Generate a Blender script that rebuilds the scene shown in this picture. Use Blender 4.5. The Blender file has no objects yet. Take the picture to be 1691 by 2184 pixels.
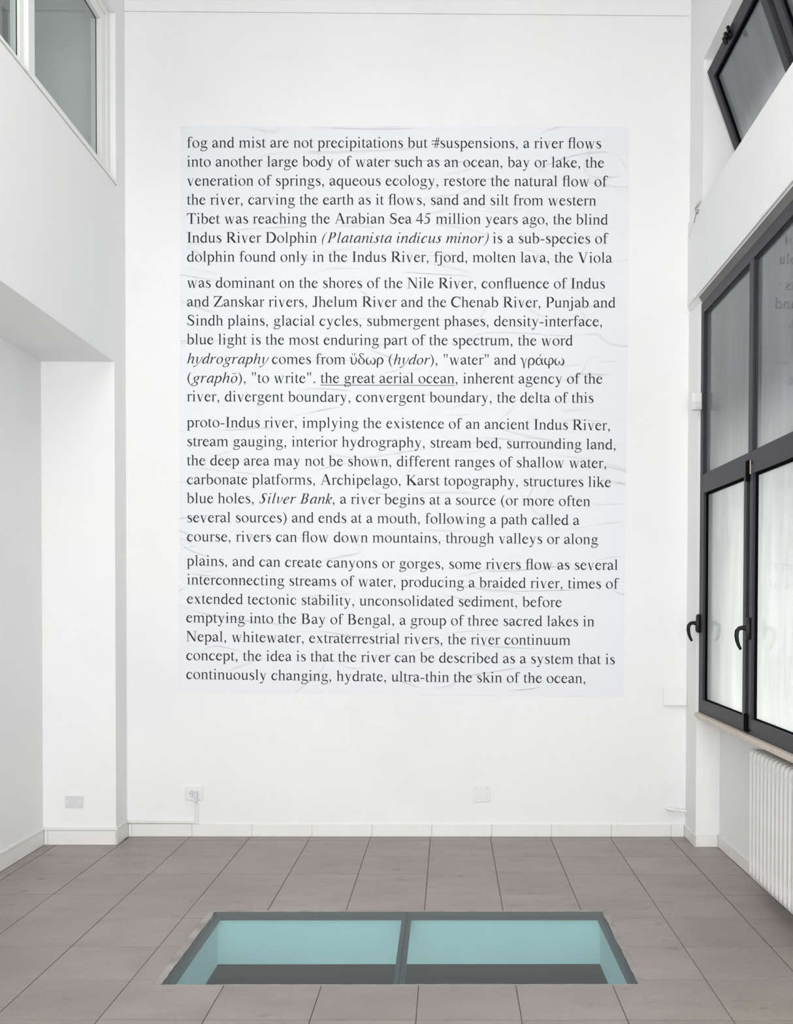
import bpy, bmesh, math, random
from mathutils import Vector, Matrix

# ============================================================ camera, light
sc = bpy.context.scene
col = sc.collection
sc.view_settings.view_transform = 'Standard'
sc.view_settings.look = 'None'
sc.view_settings.gamma = 1
sc.view_settings.use_curve_mapping = False
sc.view_settings.exposure = 0.15

cam_d = bpy.data.cameras.new('camera')
cam = bpy.data.objects.new('camera', cam_d)
col.objects.link(cam)
sc.camera = cam
cam.location = (0, 0, 1.5963)
cam.rotation_euler = (1.5522889, -0.0027606, -0.0094225)
cam_d.sensor_fit = 'HORIZONTAL'
cam_d.sensor_width = 36
cam_d.lens = 2138.51/1691*36
cam_d.shift_x = (845.5-968.95)/1691
cam_d.shift_y = (1314.72-1092)/1691
cam_d.clip_start = 0.05

world = bpy.data.worlds.new('world')
sc.world = world
world.use_nodes = True
wb = world.node_tree.nodes['Background']
wb.inputs[0].default_value = (0.90, 0.95, 1.0, 1)
wb.inputs[1].default_value = 0.7

sun_d = bpy.data.lights.new('sun', 'SUN')
sun_d.energy = 14.5
sun_d.angle = math.radians(24)
sun_d.color = (1.0, 0.97, 0.92)
sun = bpy.data.objects.new('sun', sun_d)
col.objects.link(sun)
sun.rotation_euler = Vector((1.0, 0.35, 0.85)).to_track_quat('Z', 'Y').to_euler()

def area(name, loc, aim, sx, sy, power, colr=(1, 1, 1)):
    d = bpy.data.lights.new(name, 'AREA'); d.shape = 'RECTANGLE'
    d.size = sx; d.size_y = sy; d.energy = power; d.color = colr
    o = bpy.data.objects.new(name, d); col.objects.link(o)
    o.location = loc
    o.rotation_euler = (Vector(loc)-Vector(aim)).to_track_quat('Z', 'Y').to_euler()
    return o
# unseen fill panel added behind the camera for soft frontal light
area('front_fill', (-0.3, -2.3, 1.75), (-0.3, 6, 1.7), 3.4, 3.0, 268, (0.985, 0.99, 1.0))
# overhead fill added to lift the floor and side walls
area('overhead_fill', (-0.3, 2.6, 5.85), (-0.3, 2.6, 0), 2.8, 2.6, 70, (1.0, 0.99, 0.98))
# hidden fill light added under the glass floor to brighten the well sides
area('well_fill', (-0.18, 4.15, -0.75), (-0.18, 5.05, -0.12), 1.8, 0.3, 3.9, (0.95, 1.0, 1.0))

# ============================================================ helpers
def tag(o, label=None, cat=None, group=None, kind=None):
    if label: o['label'] = label
    if cat: o['category'] = cat
    if group: o['group'] = group
    if kind: o['kind'] = kind
    return o
def empty(name, loc=(0, 0, 0), **k):
    o = bpy.data.objects.new(name, None); col.objects.link(o); o.location = loc
    o.empty_display_size = .1
    return tag(o, **k)
def link(name, me, mat=None, parent=None, **k):
    o = bpy.data.objects.new(name, me); col.objects.link(o)
    if mat and not me.materials: me.materials.append(mat)
    if parent is not None:
        o.parent = parent
        o.matrix_parent_inverse = Matrix.Translation(parent.location).inverted() if parent.parent is None else Matrix.Translation(-WLOC(parent))
    return tag(o, **k)
def WLOC(o):
    v = Vector((0, 0, 0))
    v += o.location
    if o.parent: v = o.location + Vector((0, 0, 0))
    return v
class MB:
    def __init__(s): s.v = []; s.f = []
    def poly(s, pts):
        n = len(s.v); s.v += [tuple(p) for p in pts]; s.f.append(tuple(range(n, n+len(pts)))); return s
    def box(s, x0, x1, y0, y1, z0, z1):
        n = len(s.v)
        s.v += [(x, y, z) for x in (x0, x1) for y in (y0, y1) for z in (z0, z1)]
        s.f += [tuple(n+i for i in q) for q in ((0, 1, 3, 2), (4, 6, 7, 5), (0, 4, 5, 1), (2, 3, 7, 6), (0, 2, 6, 4), (1, 5, 7, 3))]
        return s
    def prism(s, pts, axis, a, b):
        """pts in the other two axes (in x,y,z order), extruded a..b along axis"""
        def P(p, t):
            q = list(p); q.insert('xyz'.index(axis), t); return tuple(q)
        n = len(s.v); m = len(pts)
        s.v += [P(p, a) for p in pts]+[P(p, b) for p in pts]
        s.f.append(tuple(n+i for i in range(m))[::-1]); s.f.append(tuple(n+m+i for i in range(m)))
        for i in range(m): j = (i+1) % m; s.f.append((n+i, n+j, n+m+j, n+m+i))
        return s
    def tube(s, pts, r, sides=10, flat=1.0):
        rr = r if isinstance(r, (list, tuple)) else [r]*len(pts)
        n0 = len(s.v); up = None
        for i, p in enumerate(pts):
            p = Vector(p); d = (Vector(pts[min(i+1, len(pts)-1)])-Vector(pts[max(i-1, 0)])).normalized()
            if up is None:
                up = Vector((0, 1, 0)) if abs(d.y) < .9 else Vector((0, 0, 1))
            u = (up-d*up.dot(d)).normalized(); w = d.cross(u); up = u
            for k in range(sides):
                a = 2*math.pi*k/sides
                s.v.append(tuple(p+u*math.cos(a)*rr[i]*flat+w*math.sin(a)*rr[i]))
        m = len(pts)
        for i in range(m-1):
            for k in range(sides):
                a = n0+i*sides+k; b = n0+i*sides+(k+1) % sides
                s.f.append((a, b, b+sides, a+sides))
        s.f.append(tuple(n0+k for k in range(sides))[::-1]); s.f.append(tuple(n0+(m-1)*sides+k for k in range(sides)))
        return s
    def mesh(s, name, bevel=0, smooth=False, seg=2):
        me = bpy.data.meshes.new(name); me.from_pydata(s.v, [], s.f); me.update()
        bm = bmesh.new(); bm.from_mesh(me)
        bmesh.ops.recalc_face_normals(bm, faces=bm.faces)
        if bevel:
            es = [e for e in bm.edges if len(e.link_faces) == 2 and e.calc_face_angle(0) > .5]
            bmesh.ops.bevel(bm, geom=es, offset=bevel, segments=seg, affect='EDGES', profile=.5, clamp_overlap=True)
        bm.to_mesh(me); bm.free()
        if smooth:
            me.polygons.foreach_set('use_smooth', [True]*len(me.polygons))
            me.set_sharp_from_angle(angle=math.radians(50))
        return me
    def obj(s, name, mat, parent=None, bevel=0, smooth=False, seg=2, **k):
        return link(name, s.mesh(name, bevel, smooth, seg), mat, parent, **k)
def struct(name, mb, mat, parent=None, bevel=0, **k):
    return mb.obj(name, mat, parent, bevel, kind='structure' if parent is None else None, **k)

# ---- materials
def new_mat(name):
    m = bpy.data.materials.new(name); m.use_nodes = True
    nt = m.node_tree; nt.nodes.clear()
    return m, nt
def N(nt, t, **kw):
    n = nt.nodes.new(t)
    for k, v in kw.items():
        if k.startswith('i_'):
            n.inputs[int(k[2:]) if k[2:].isdigit() else k[2:]].default_value = v
        else: setattr(n, k, v)
    return n
def L(nt, a, ao, b, bi): nt.links.new(a.outputs[ao], b.inputs[bi])
def noise(nt, scale, detail=4, rough=.55, coord='Object', stretch=None, dist=0):
    tc = N(nt, 'ShaderNodeTexCoord'); mp = N(nt, 'ShaderNodeMapping')
    if stretch: mp.inputs['Scale'].default_value = stretch
    nz = N(nt, 'ShaderNodeTexNoise'); nz.inputs['Scale'].default_value = scale
    nz.inputs['Detail'].default_value = detail; nz.inputs['Roughness'].default_value = rough; nz.inputs['Distortion'].default_value = dist
    L(nt, tc, coord, mp, 0); L(nt, mp, 0, nz, 'Vector')
    return nz
def ramp(nt, src, out, stops):
    r = N(nt, 'ShaderNodeValToRGB'); e = r.color_ramp.elements
    e[0].position, e[0].color = stops[0][0], (*stops[0][1], 1) if len(stops[0][1]) == 3 else stops[0][1]
    e[1].position, e[1].color = stops[-1][0], (*stops[-1][1], 1)
    for p, c in stops[1:-1]:
        q = e.new(p); q.color = (*c, 1)
    L(nt, src, out, r, 0); return r
def mat_simple(name, colr, rough=.5, metal=0, bump=0, bscale=200, spec=.5, var=0, vscale=3):
    m, nt = new_mat(name)
    o = N(nt, 'ShaderNodeOutputMaterial'); b = N(nt, 'ShaderNodeBsdfPrincipled')
    b.inputs['Base Color'].default_value = (*colr, 1); b.inputs['Roughness'].default_value = rough
    b.inputs['Metallic'].default_value = metal; b.inputs['Specular IOR Level'].default_value = spec
    if var:
        nz = noise(nt, vscale, 5)
        r = ramp(nt, nz, 0, [(.3, tuple(c*(1-var) for c in colr)), (.7, tuple(min(1, c*(1+var)) for c in colr))])
        L(nt, r, 0, b, 'Base Color')
    if bump:
        nz = noise(nt, bscale, 3); bp = N(nt, 'ShaderNodeBump'); bp.inputs['Strength'].default_value = bump; bp.inputs['Distance'].default_value = .002
        L(nt, nz, 0, bp, 'Height'); L(nt, bp, 0, b, 'Normal')
    L(nt, b, 0, o, 0)
    return m
def mat_plaster(name, c=(.845, .85, .85), scuff=True):
    m, nt = new_mat(name)
    o = N(nt, 'ShaderNodeOutputMaterial'); b = N(nt, 'ShaderNodeBsdfPrincipled')
    b.inputs['Roughness'].default_value = .62; b.inputs['Specular IOR Level'].default_value = .25
    n1 = noise(nt, 1.1, 6, .6)
    r = ramp(nt, n1, 0, [(.30, tuple(x*.965 for x in c)), (.5, c), (.72, (c[0]*1.01, c[1]*1.0, c[2]*.985))])
    L(nt, r, 0, b, 'Base Color')
    n2 = noise(nt, 2.2, 7, .62); n3 = noise(nt, 160, 2)
    mx = N(nt, 'ShaderNodeMath', operation='MULTIPLY_ADD'); mx.inputs[1].default_value = .02
    L(nt, n3, 0, mx, 0); L(nt, n2, 0, mx, 2)
    bp = N(nt, 'ShaderNodeBump'); bp.inputs['Strength'].default_value = .35; bp.inputs['Distance'].default_value = .02
    L(nt, mx, 0, bp, 'Height'); L(nt, bp, 0, b, 'Normal'); L(nt, b, 0, o, 0)
    return m
def mat_tile():
    m, nt = new_mat('grey_stoneware')
    o = N(nt, 'ShaderNodeOutputMaterial'); b = N(nt, 'ShaderNodeBsdfPrincipled')
    oi = N(nt, 'ShaderNodeObjectInfo')
    tc = N(nt, 'ShaderNodeTexCoord'); ad = N(nt, 'ShaderNodeVectorMath', operation='ADD')
    ge = N(nt, 'ShaderNodeNewGeometry')
    n1 = N(nt, 'ShaderNodeTexNoise'); n1.inputs['Scale'].default_value = 2.0; n1.inputs['Detail'].default_value = 8; n1.inputs['Roughness'].default_value = .62
    mp = N(nt, 'ShaderNodeMapping'); mp.inputs['Scale'].default_value = (1, 1.8, 1)
    L(nt, ge, 'Position', mp, 0); L(nt, mp, 0, ad, 0); 
    sc_ = N(nt, 'ShaderNodeMath', operation='MULTIPLY'); sc_.inputs[1].default_value = .6
    L(nt, oi, 'Random', sc_, 0); L(nt, sc_, 0, ad, 1); L(nt, ad, 0, n1, 'Vector')
    r = ramp(nt, n1, 0, [(.28, (.248, .216, .194)), (.5, (.289, .254, .228)), (.72, (.330, .293, .266))])
    # fine speckle
    n2 = N(nt, 'ShaderNodeTexNoise'); n2.inputs['Scale'].default_value = 70; n2.inputs['Detail'].default_value = 4
    L(nt, ge, 'Position', n2, 'Vector')
    r2 = ramp(nt, n2, 0, [(.35, (.94, .94, .94)), (.65, (1.05, 1.05, 1.05))])
    mu = N(nt, 'ShaderNodeMix', data_type='RGBA', blend_type='MULTIPLY'); mu.inputs[0].default_value = 1
    L(nt, r, 0, mu, 6); L(nt, r2, 0, mu, 7)
    # per tile shift
    v = N(nt, 'ShaderNodeMapRange'); v.inputs[3].default_value = .955; v.inputs[4].default_value = 1.045
    L(nt, oi, 'Random', v, 0)
    mu2 = N(nt, 'ShaderNodeMix', data_type='RGBA', blend_type='MULTIPLY'); mu2.inputs[0].default_value = 1
    cb = N(nt, 'ShaderNodeCombineColor')
    for k in range(3): L(nt, v, 0, cb, k)
    L(nt, mu, 2, mu2, 6); L(nt, cb, 0, mu2, 7)
    # scuffs and old dirt: short dark horizontal flecks, mostly near the back wall
    n3 = N(nt, 'ShaderNodeTexNoise'); n3.inputs['Scale'].default_value = 9; n3.inputs['Detail'].default_value = 7; n3.inputs['Roughness'].default_value = .7
    mp3 = N(nt, 'ShaderNodeMapping'); mp3.inputs['Scale'].default_value = (.7, 1.6, 1)
    L(nt, ge, 'Position', mp3, 0); L(nt, mp3, 0, n3, 'Vector')
    r3 = ramp(nt, n3, 0, [(.57, (0, 0, 0)), (.66, (1, 1, 1))])
    n4 = N(nt, 'ShaderNodeTexNoise'); n4.inputs['Scale'].default_value = 1.1; n4.inputs['Detail'].default_value = 2
    L(nt, ge, 'Position', n4, 'Vector'); r4 = ramp(nt, n4, 0, [(.42, (.06, .06, .06)), (.60, (.75, .75, .75))])
    mm = N(nt, 'ShaderNodeMath', operation='MULTIPLY'); L(nt, r3, 0, mm, 0); L(nt, r4, 0, mm, 1)
    mu3 = N(nt, 'ShaderNodeMix', data_type='RGBA'); L(nt, mm, 0, mu3, 0); L(nt, mu2, 2, mu3, 6); mu3.inputs[7].default_value = (.15, .13, .115, 1)
    L(nt, mu3, 2, b, 'Base Color')
    b.inputs['Roughness'].default_value = .42; b.inputs['Specular IOR Level'].default_value = .35
    bp = N(nt, 'ShaderNodeBump'); bp.inputs['Strength'].default_value = .25; bp.inputs['Distance'].default_value = .001
    L(nt, n2, 0, bp, 'Height'); L(nt, bp, 0, b, 'Normal'); L(nt, b, 0, o, 0)
    return m
def mat_glass_clear(name, tint=(1, 1, 1), rough=0.0, ior=1.5, boost=1.6):
    """thin pane: what lies behind shows tinted, both faces mirror by Fresnel"""
    m, nt = new_mat(name)
    o = N(nt, 'ShaderNodeOutputMaterial'); t = N(nt, 'ShaderNodeBsdfTransparent'); g = N(nt, 'ShaderNodeBsdfGlossy')
    t.inputs[0].default_value = (*tint, 1); g.inputs['Roughness'].default_value = rough; g.inputs[0].default_value = (.95, 1, .98, 1)
    fr = N(nt, 'ShaderNodeFresnel'); fr.inputs[0].default_value = ior
    ge = N(nt, 'ShaderNodeNewGeometry'); inv = N(nt, 'ShaderNodeMath', operation='SUBTRACT'); inv.inputs[0].default_value = boost
    bf = N(nt, 'ShaderNodeMath', operation='MULTIPLY'); bf.inputs[1].default_value = boost; L(nt, ge, 'Backfacing', bf, 0); L(nt, bf, 0, inv, 1)
    mu = N(nt, 'ShaderNodeMath', operation='MULTIPLY'); mu.use_clamp = True; L(nt, inv, 0, mu, 1)
    mx = N(nt, 'ShaderNodeMixShader')
    L(nt, fr, 0, mu, 0); L(nt, mu, 0, mx, 0); L(nt, t, 0, mx, 1); L(nt, g, 0, mx, 2); L(nt, mx, 0, o, 0)
    return m
def mat_frosted(name, c=(.85, .87, .875)):
    """patterned obscure glass: scatters daylight through, smooth inner face mirrors"""
    m, nt = new_mat(name)
    o = N(nt, 'ShaderNodeOutputMaterial'); t = N(nt, 'ShaderNodeBsdfTranslucent'); g = N(nt, 'ShaderNodeBsdfGlossy'); d = N(nt, 'ShaderNodeBsdfDiffuse')
    nz = noise(nt, 2.4, 6, .6, stretch=(1, 2.6, .5))
    r = ramp(nt, nz, 0, [(.3, tuple(x*.84 for x in c)), (.65, c)])
    n2 = noise(nt, 330, 2, .6)
    r2 = ramp(nt, n2, 0, [(.35, (.90, .90, .90)), (.65, (1, 1, 1))])
    mu = N(nt, 'ShaderNodeMix', data_type='RGBA', blend_type='MULTIPLY'); mu.inputs[0].default_value = 1
    L(nt, r, 0, mu, 6); L(nt, r2, 0, mu, 7); L(nt, mu, 2, t, 0)
    d.inputs[0].default_value = (.03, .035, .035, 1)
    ad = N(nt, 'ShaderNodeMixShader'); ad.inputs[0].default_value = .12
    L(nt, t, 0, ad, 1); L(nt, d, 0, ad, 2)
    g.inputs['Roughness'].default_value = .028; g.inputs[0].default_value = (.66, .69, .69, 1)
    fr = N(nt, 'ShaderNodeFresnel'); fr.inputs[0].default_value = 1.5
    mx = N(nt, 'ShaderNodeMixShader'); L(nt, fr, 0, mx, 0); L(nt, ad, 0, mx, 1); L(nt, g, 0, mx, 2); L(nt, mx, 0, o, 0)
    return m
def mat_paper():
    m, nt = new_mat('pasted_paper')
    o = N(nt, 'ShaderNodeOutputMaterial'); b = N(nt, 'ShaderNodeBsdfPrincipled')
    b.inputs['Base Color'].default_value = (.80, .808, .848, 1); b.inputs['Roughness'].default_value = .55; b.inputs['Specular IOR Level'].default_value = .3
    # creases: thin ridges along the level lines of stretched, warped noise
    tc = N(nt, 'ShaderNodeTexCoord')
    hs = []
    for sc_, st, w, seed, rot in ((1.0, (.55, 1, 2.8), .017, 0, -.12), (1.0, (.8, 1, 3.6), .014, 7, .16), (1.0, (1.3, 1, 3.4), .016, 15, -.32)):
        mp = N(nt, 'ShaderNodeMapping'); mp.inputs['Scale'].default_value = st; mp.inputs['Location'].default_value = (seed, seed*.3, seed*.7); mp.inputs['Rotation'].default_value = (0, rot, 0)
        nz = N(nt, 'ShaderNodeTexNoise'); nz.inputs['Scale'].default_value = sc_; nz.inputs['Detail'].default_value = 1.2; nz.inputs['Distortion'].default_value = .45
        L(nt, tc, 'Object', mp, 0); L(nt, mp, 0, nz, 'Vector')
        a = N(nt, 'ShaderNodeMath', operation='SUBTRACT'); a.inputs[1].default_value = .5; L(nt, nz, 0, a, 0)
        ab = N(nt, 'ShaderNodeMath', operation='ABSOLUTE'); L(nt, a, 0, ab, 0)
        mr = N(nt, 'ShaderNodeMapRange', interpolation_type='SMOOTHSTEP'); mr.inputs[1].default_value = 0; mr.inputs[2].default_value = w; mr.inputs[3].default_value = 1; mr.inputs[4].default_value = 0
        L(nt, ab, 0, mr, 0)
        # creases come and go
        nm = N(nt, 'ShaderNodeTexNoise'); nm.inputs['Scale'].default_value = 2.3; nm.inputs['Detail'].default_value = 2; mpp = N(nt, 'ShaderNodeMapping'); mpp.inputs['Location'].default_value = (seed+3, 1, seed)
        L(nt, tc, 'Object', mpp, 0); L(nt, mpp, 0, nm, 'Vector')
        rm = N(nt, 'ShaderNodeMapRange'); rm.inputs[1].default_value = .50; rm.inputs[2].default_value = .62; L(nt, nm, 0, rm, 0)
        mu = N(nt, 'ShaderNodeMath', operation='MULTIPLY'); L(nt, mr, 0, mu, 0); L(nt, rm, 0, mu, 1); hs.append(mu)
    s1 = N(nt, 'ShaderNodeMath', operation='ADD'); L(nt, hs[0], 0, s1, 0); L(nt, hs[1], 0, s1, 1)
    s2 = N(nt, 'ShaderNodeMath', operation='ADD'); L(nt, s1, 0, s2, 0); L(nt, hs[2], 0, s2, 1)
    bp = N(nt, 'ShaderNodeBump'); bp.inputs['Strength'].default_value = .75; bp.inputs['Distance'].default_value = .0065
    # soft cockle under the creases
    nb = N(nt, 'ShaderNodeTexNoise'); nb.inputs['Scale'].default_value = 3.2; nb.inputs['Detail'].default_value = 3; L(nt, tc, 'Object', nb, 'Vector')
    s3 = N(nt, 'ShaderNodeMath', operation='MULTIPLY_ADD'); s3.inputs[1].default_value = 1.4; L(nt, nb, 0, s3, 0); L(nt, s2, 0, s3, 2)
    L(nt, s3, 0, bp, 'Height'); L(nt, bp, 0, b, 'Normal'); L(nt, b, 0, o, 0)
    return m
PLASTER = mat_plaster('white_plaster')
NICHE = PLASTER
CEIL = mat_plaster('ceiling_white', (.86, .86, .86))
TILE = mat_tile()
GROUT = mat_simple('grout', (.155, .135, .115), .9, bump=.4, bscale=300, var=.25, vscale=9)
SKIRT = mat_simple('painted_skirting', (.80, .80, .785), .4, var=.02, vscale=6, bump=.1, bscale=40)
SEAM = mat_simple('skirting_joint', (.52, .47, .41), .8, var=.3, vscale=25)
FRAME = mat_simple('graphite_lacquer', (.036, .037, .042), .45, spec=.22, var=.10, vscale=4)
GASKET = mat_simple('black_rubber', (.004, .004, .005), .9, spec=.02)
BLACK = mat_simple('black_handle', (.004, .004, .0045), .38, spec=.25)
WFRAME = mat_simple('white_lacquer', (.82, .83, .81), .32)
WPLAST = mat_simple('white_plastic', (.78, .78, .77), .35)
GPLAST = mat_simple('greyed_plastic', (.66, .67, .67), .4)
BPLAST = mat_simple('bluish_plastic', (.70, .71, .77), .35)
DARK = mat_simple('dark_recess', (.01, .01, .01), .8)
SOFFIT_SHADE = mat_simple('soffit_shade_grey', (.15, .142, .135), .6, var=.15, vscale=2)  # dark grey that paints in the shade under the beam
SILL = mat_simple('travertine', (.62, .55, .46), .5, var=.10, vscale=30, bump=.2, bscale=120)
RADM = mat_simple('radiator_enamel', (.70, .695, .675), .38, var=.025, vscale=8, bump=.06, bscale=60)
RUST = mat_simple('rust', (.22, .11, .05), .8, var=.5, vscale=60)
INK = mat_simple('printing_ink', (.012, .012, .018), .55, spec=.25)
PAPER = mat_paper()
GLASS = mat_glass_clear('clear_glass', (.90, .93, .925), boost=1.25)
FROST = mat_frosted('obscure_glass')
FGLASS = mat_glass_clear('floor_glass', (.715, .870, .885), ior=1.5, boost=.8)
STEEL = mat_simple('painted_steel', (.022, .026, .029), .5, var=.25, vscale=14)
MORTAR = mat_simple('old_mortar', (.34, .32, .295), .95, var=.25, vscale=9, bump=.25, bscale=120)
SHAFT = mat_simple('shaft_plaster', (.80, .82, .80), .8, var=.02, vscale=7)
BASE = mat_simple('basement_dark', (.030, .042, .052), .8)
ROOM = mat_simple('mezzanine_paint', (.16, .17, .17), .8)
STREET = mat_simple('street_render', (.16, .155, .15), .9, var=.1, vscale=1)
PLY = mat_simple('bare_plaster_chip', (.55, .50, .44), .9, var=.4, vscale=60)

# ============================================================ room shell
YW, XL, XR, XN, XP = 6.6815, -2.1148, 1.6152, -2.583, 1.767
YF, ZC = -2.6, 5.95
YPL, YPR = 6.455, 6.405                       # front of the left and the right pier

# back wall: the upper field stands a hair proud above the long joint
wb_ = MB().box(XL-.6, XR+.5, YW, YW+.2, -.1, 5.438)
wb_.box(XL, XR, YW-.006, YW+.2, 5.444, ZC)
wb_.box(XL-.6, XR+.5, YW+.004, YW+.2, 5.438, 5.444)
struct('wall_back', wb_, PLASTER)

ZS, ZL0, ZL1, YWL = 3.098, 4.26, 5.325, 6.497
wl = MB()
wl.box(-2.80, XN, YF, YPL, -.1, ZS)           # back of the low recess
wl.box(-2.80, XL, YPL, YW, -.1, ZS)           # pier
wl.box(-2.80, XL, YF, YW, ZS, ZL0)            # wall above the recess
wl.box(-2.80, XL, YWL, YW, ZL0, ZL1)
wl.box(-2.80, XL, YF, 2.6, ZL0, ZL1)
wl.box(-2.80, XL, YF, YW, ZL1, ZC)
struct('wall_left', wl, PLASTER)

XB, ZB0, ZB1 = 1.605, 3.524, 4.083            # deep beam between the two right windows
ZU0, ZU1, YU = 4.083, 4.980, 6.345
wr = MB()
wr.box(XP, 2.10, YF, YPR, -.1, .838)          # radiator recess
wr.box(XR, 2.10, YPR, YW, -.1, .838)          # pier under the sill
wr.box(XR, 2.10, 6.425, YW, .838, 3.478)
wr.prism([(XB, ZB0), (XB, ZB1), (2.10, ZB1), (2.10, 3.478), (1.634, 3.478)], 'y', YF, YW)
wr.box(XR, 2.10, YU, YW, ZU0, ZU1)
wr.box(XR, 2.10, YF, YW, ZU1, ZC)
wr.box(XR, 2.10, YF, 2.2, .838, 3.478)
wr.box(XR, 2.10, YF, 2.05, ZU0, ZU1)
struct('wall_right', wr, PLASTER)
struct('wall_front', MB().box(-2.8, 2.1, YF-.2, YF, -.1, ZC), PLASTER)
struct('ceiling', MB().box(-2.8, 2.1, YF-.2, YW+.2, ZC, ZC+.2), CEIL)

# white bead with a dark gap along the lower edge of the beam
tr = MB()
segs = [(6.63, 5.30), (5.27, YF)]
tr.prism([(XB-.012, ZB0-.004), (XB-.012, ZB0+.012), (XB+.003, ZB0+.012), (XB+.003, ZB0-.004)], 'y', 6.63, 2.3)
t1 = struct('trim_1', tr, WFRAME)
g = MB()
for a, b in ((6.50, 5.82), (5.79, 5.12), (5.08, 2.3)):
    g.box(XB-.0025, XB+.002, b, a, ZB0+.0125, ZB0+.0175)
g.obj('shadow_gap', DARK, t1)
rng = random.Random(5)
for y0, n in ((6.55, 7), (5.10, 6)):
    ch = MB()
    for k in range(n):
        y = y0-k*.016; h = rng.uniform(.010, .018)
        ch.prism([(XB-.013-rng.uniform(0, .004), ZB0+.008), (XB-.005, ZB0+.012+h), (XB+.002, ZB0+.010+h), (XB+.002, ZB0+.006)], 'y', y, y-.017)
    ch.obj('filler', WFRAME, t1)

# ============================================================ floor and its tiles
SKX0, SKX1, SKY0, SKY1 = -1.165, .805, 4.118, 5.083         # glass of the floor light
HX0, HX1, HY0, HY1 = -1.202, .832, 4.106, 5.095             # hole cut in the tiling
fl = MB()
fl.box(-2.8, HX0, YF, YW, -.12, -.004); fl.box(HX1, 2.1, YF, YW, -.12, -.004)
fl.box(HX0, HX1, YF, HY0, -.12, -.004); fl.box(HX0, HX1, HY1, YW, -.12, -.004)
floor = struct('floor', fl, GROUT)

def clip(poly, n, d):                          # keep n.p <= d
    out = []
    for i in range(len(poly)):
        a, b = poly[i], poly[(i+1) % len(poly)]
        da, db = n[0]*a[0]+n[1]*a[1]-d, n[0]*b[0]+n[1]*b[1]-d
        if da <= 0: out.append(a)
        if da*db < 0:
            t = da/(da-db); out.append((a[0]+(b[0]-a[0])*t, a[1]+(b[1]-a[1])*t))
    return out
def area2(p): return abs(sum(p[i][0]*p[(i+1) % len(p)][1]-p[(i+1) % len(p)][0]*p[i][1] for i in range(len(p))))/2
def minus(polys, x0, x1, y0, y1):
    res = []
    for p in polys:
        for q in (clip(p, (1, 0), x0), clip(p, (-1, 0), -x1)):
            if len(q) > 2 and area2(q) > 1e-6: res.append(q)
        m = clip(clip(p, (-1, 0), -x0), (1, 0), x1) if len(p) > 2 else []
        if len(m) > 2:
            for q in (clip(m, (0, 1), y0), clip(m, (0, -1), -y1)):
                if len(q) > 2 and area2(q) > 1e-6: res.append(q)
    return res
T = .4; TX, TY, TA = -.0929, 6.1638, math.radians(-.2472)
ca, sa = math.cos(TA), math.sin(TA)
def tp(u, v):                                  # tile grid -> floor
    du, dv = u, v-YW
    return (TX+du*ca-dv*sa, YW+du*sa+dv*ca)
rng = random.Random(11)
full = None
G2 = .0021
for i in range(-7, 6):
    for j in range(-1, 13):
        u0, u1 = T*i+G2, T*(i+1)-G2
        v1, v0 = TY-T*j+T-G2, TY-T*j+G2
        v0 -= 0; 
        quad = [tp(u0, v0), tp(u1, v0), tp(u1, v1), tp(u0, v1)]
        if quad[0][1] < 1.6: continue
        ps = [quad]
        for n, d in (((-1, 0), -(XN+.012)), ((1, 0), XP-.012), ((0, 1), YW-.011)):
            ps = [q for q in (clip(p, n, d) for p in ps) if len(q) > 2 and area2(q) > 1e-5]
        a0 = sum(map(area2, ps))
        if a0 < 1e-4: continue
        ps = minus(ps, -9, XL+.011, YPL-.011, 9)
        ps = minus(ps, XR-.011, 9, YPR-.011, 9)
        ps = minus(ps, HX0, HX1, HY0, HY1)
        a1 = sum(map(area2, ps))
        if a1 < 1e-3: continue
        c = tp((u0+u1)/2, (v0+v1)/2)
        dz = rng.uniform(-.0004, .0004)
        if a1 > .995*(T-2*G2)**2:
            if full is None:
                h = T/2-G2; b = .0012
                mb = MB(); lo = [(-h, -h), (h, -h), (h, h), (-h, h)]; hi = [(x*(h-b)/h, y*(h-b)/h) for x, y in lo]
                P3 = lambda pts, z: [(x*ca-y*sa, x*sa+y*ca, z) for x, y in pts]
                mb.poly(P3(hi, 0)); B_, M_, T_ = P3(lo, -.006), P3(lo, -b), P3(hi, 0)
                for k in range(4):
                    l = (k+1) % 4
                    mb.poly([B_[k], B_[l], M_[l], M_[k]]); mb.poly([M_[k], M_[l], T_[l], T_[k]])
                full = mb.mesh('floor_tile'); full.materials.append(TILE)
            o = link('floor_tile', full, None, floor)
        else:
            mb = MB()
            for p in ps:
                q = [(x-c[0], y-c[1]) for x, y in p]
                if sum(q[k][0]*q[(k+1) % len(q)][1]-q[(k+1) % len(q)][0]*q[k][1] for k in range(len(q))) < 0: q = q[::-1]
                mb.prism(q, 'z', -.006, 0)
            o = mb.obj('floor_tile', TILE, floor)
        o.location = (c[0], c[1], dz)

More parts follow.
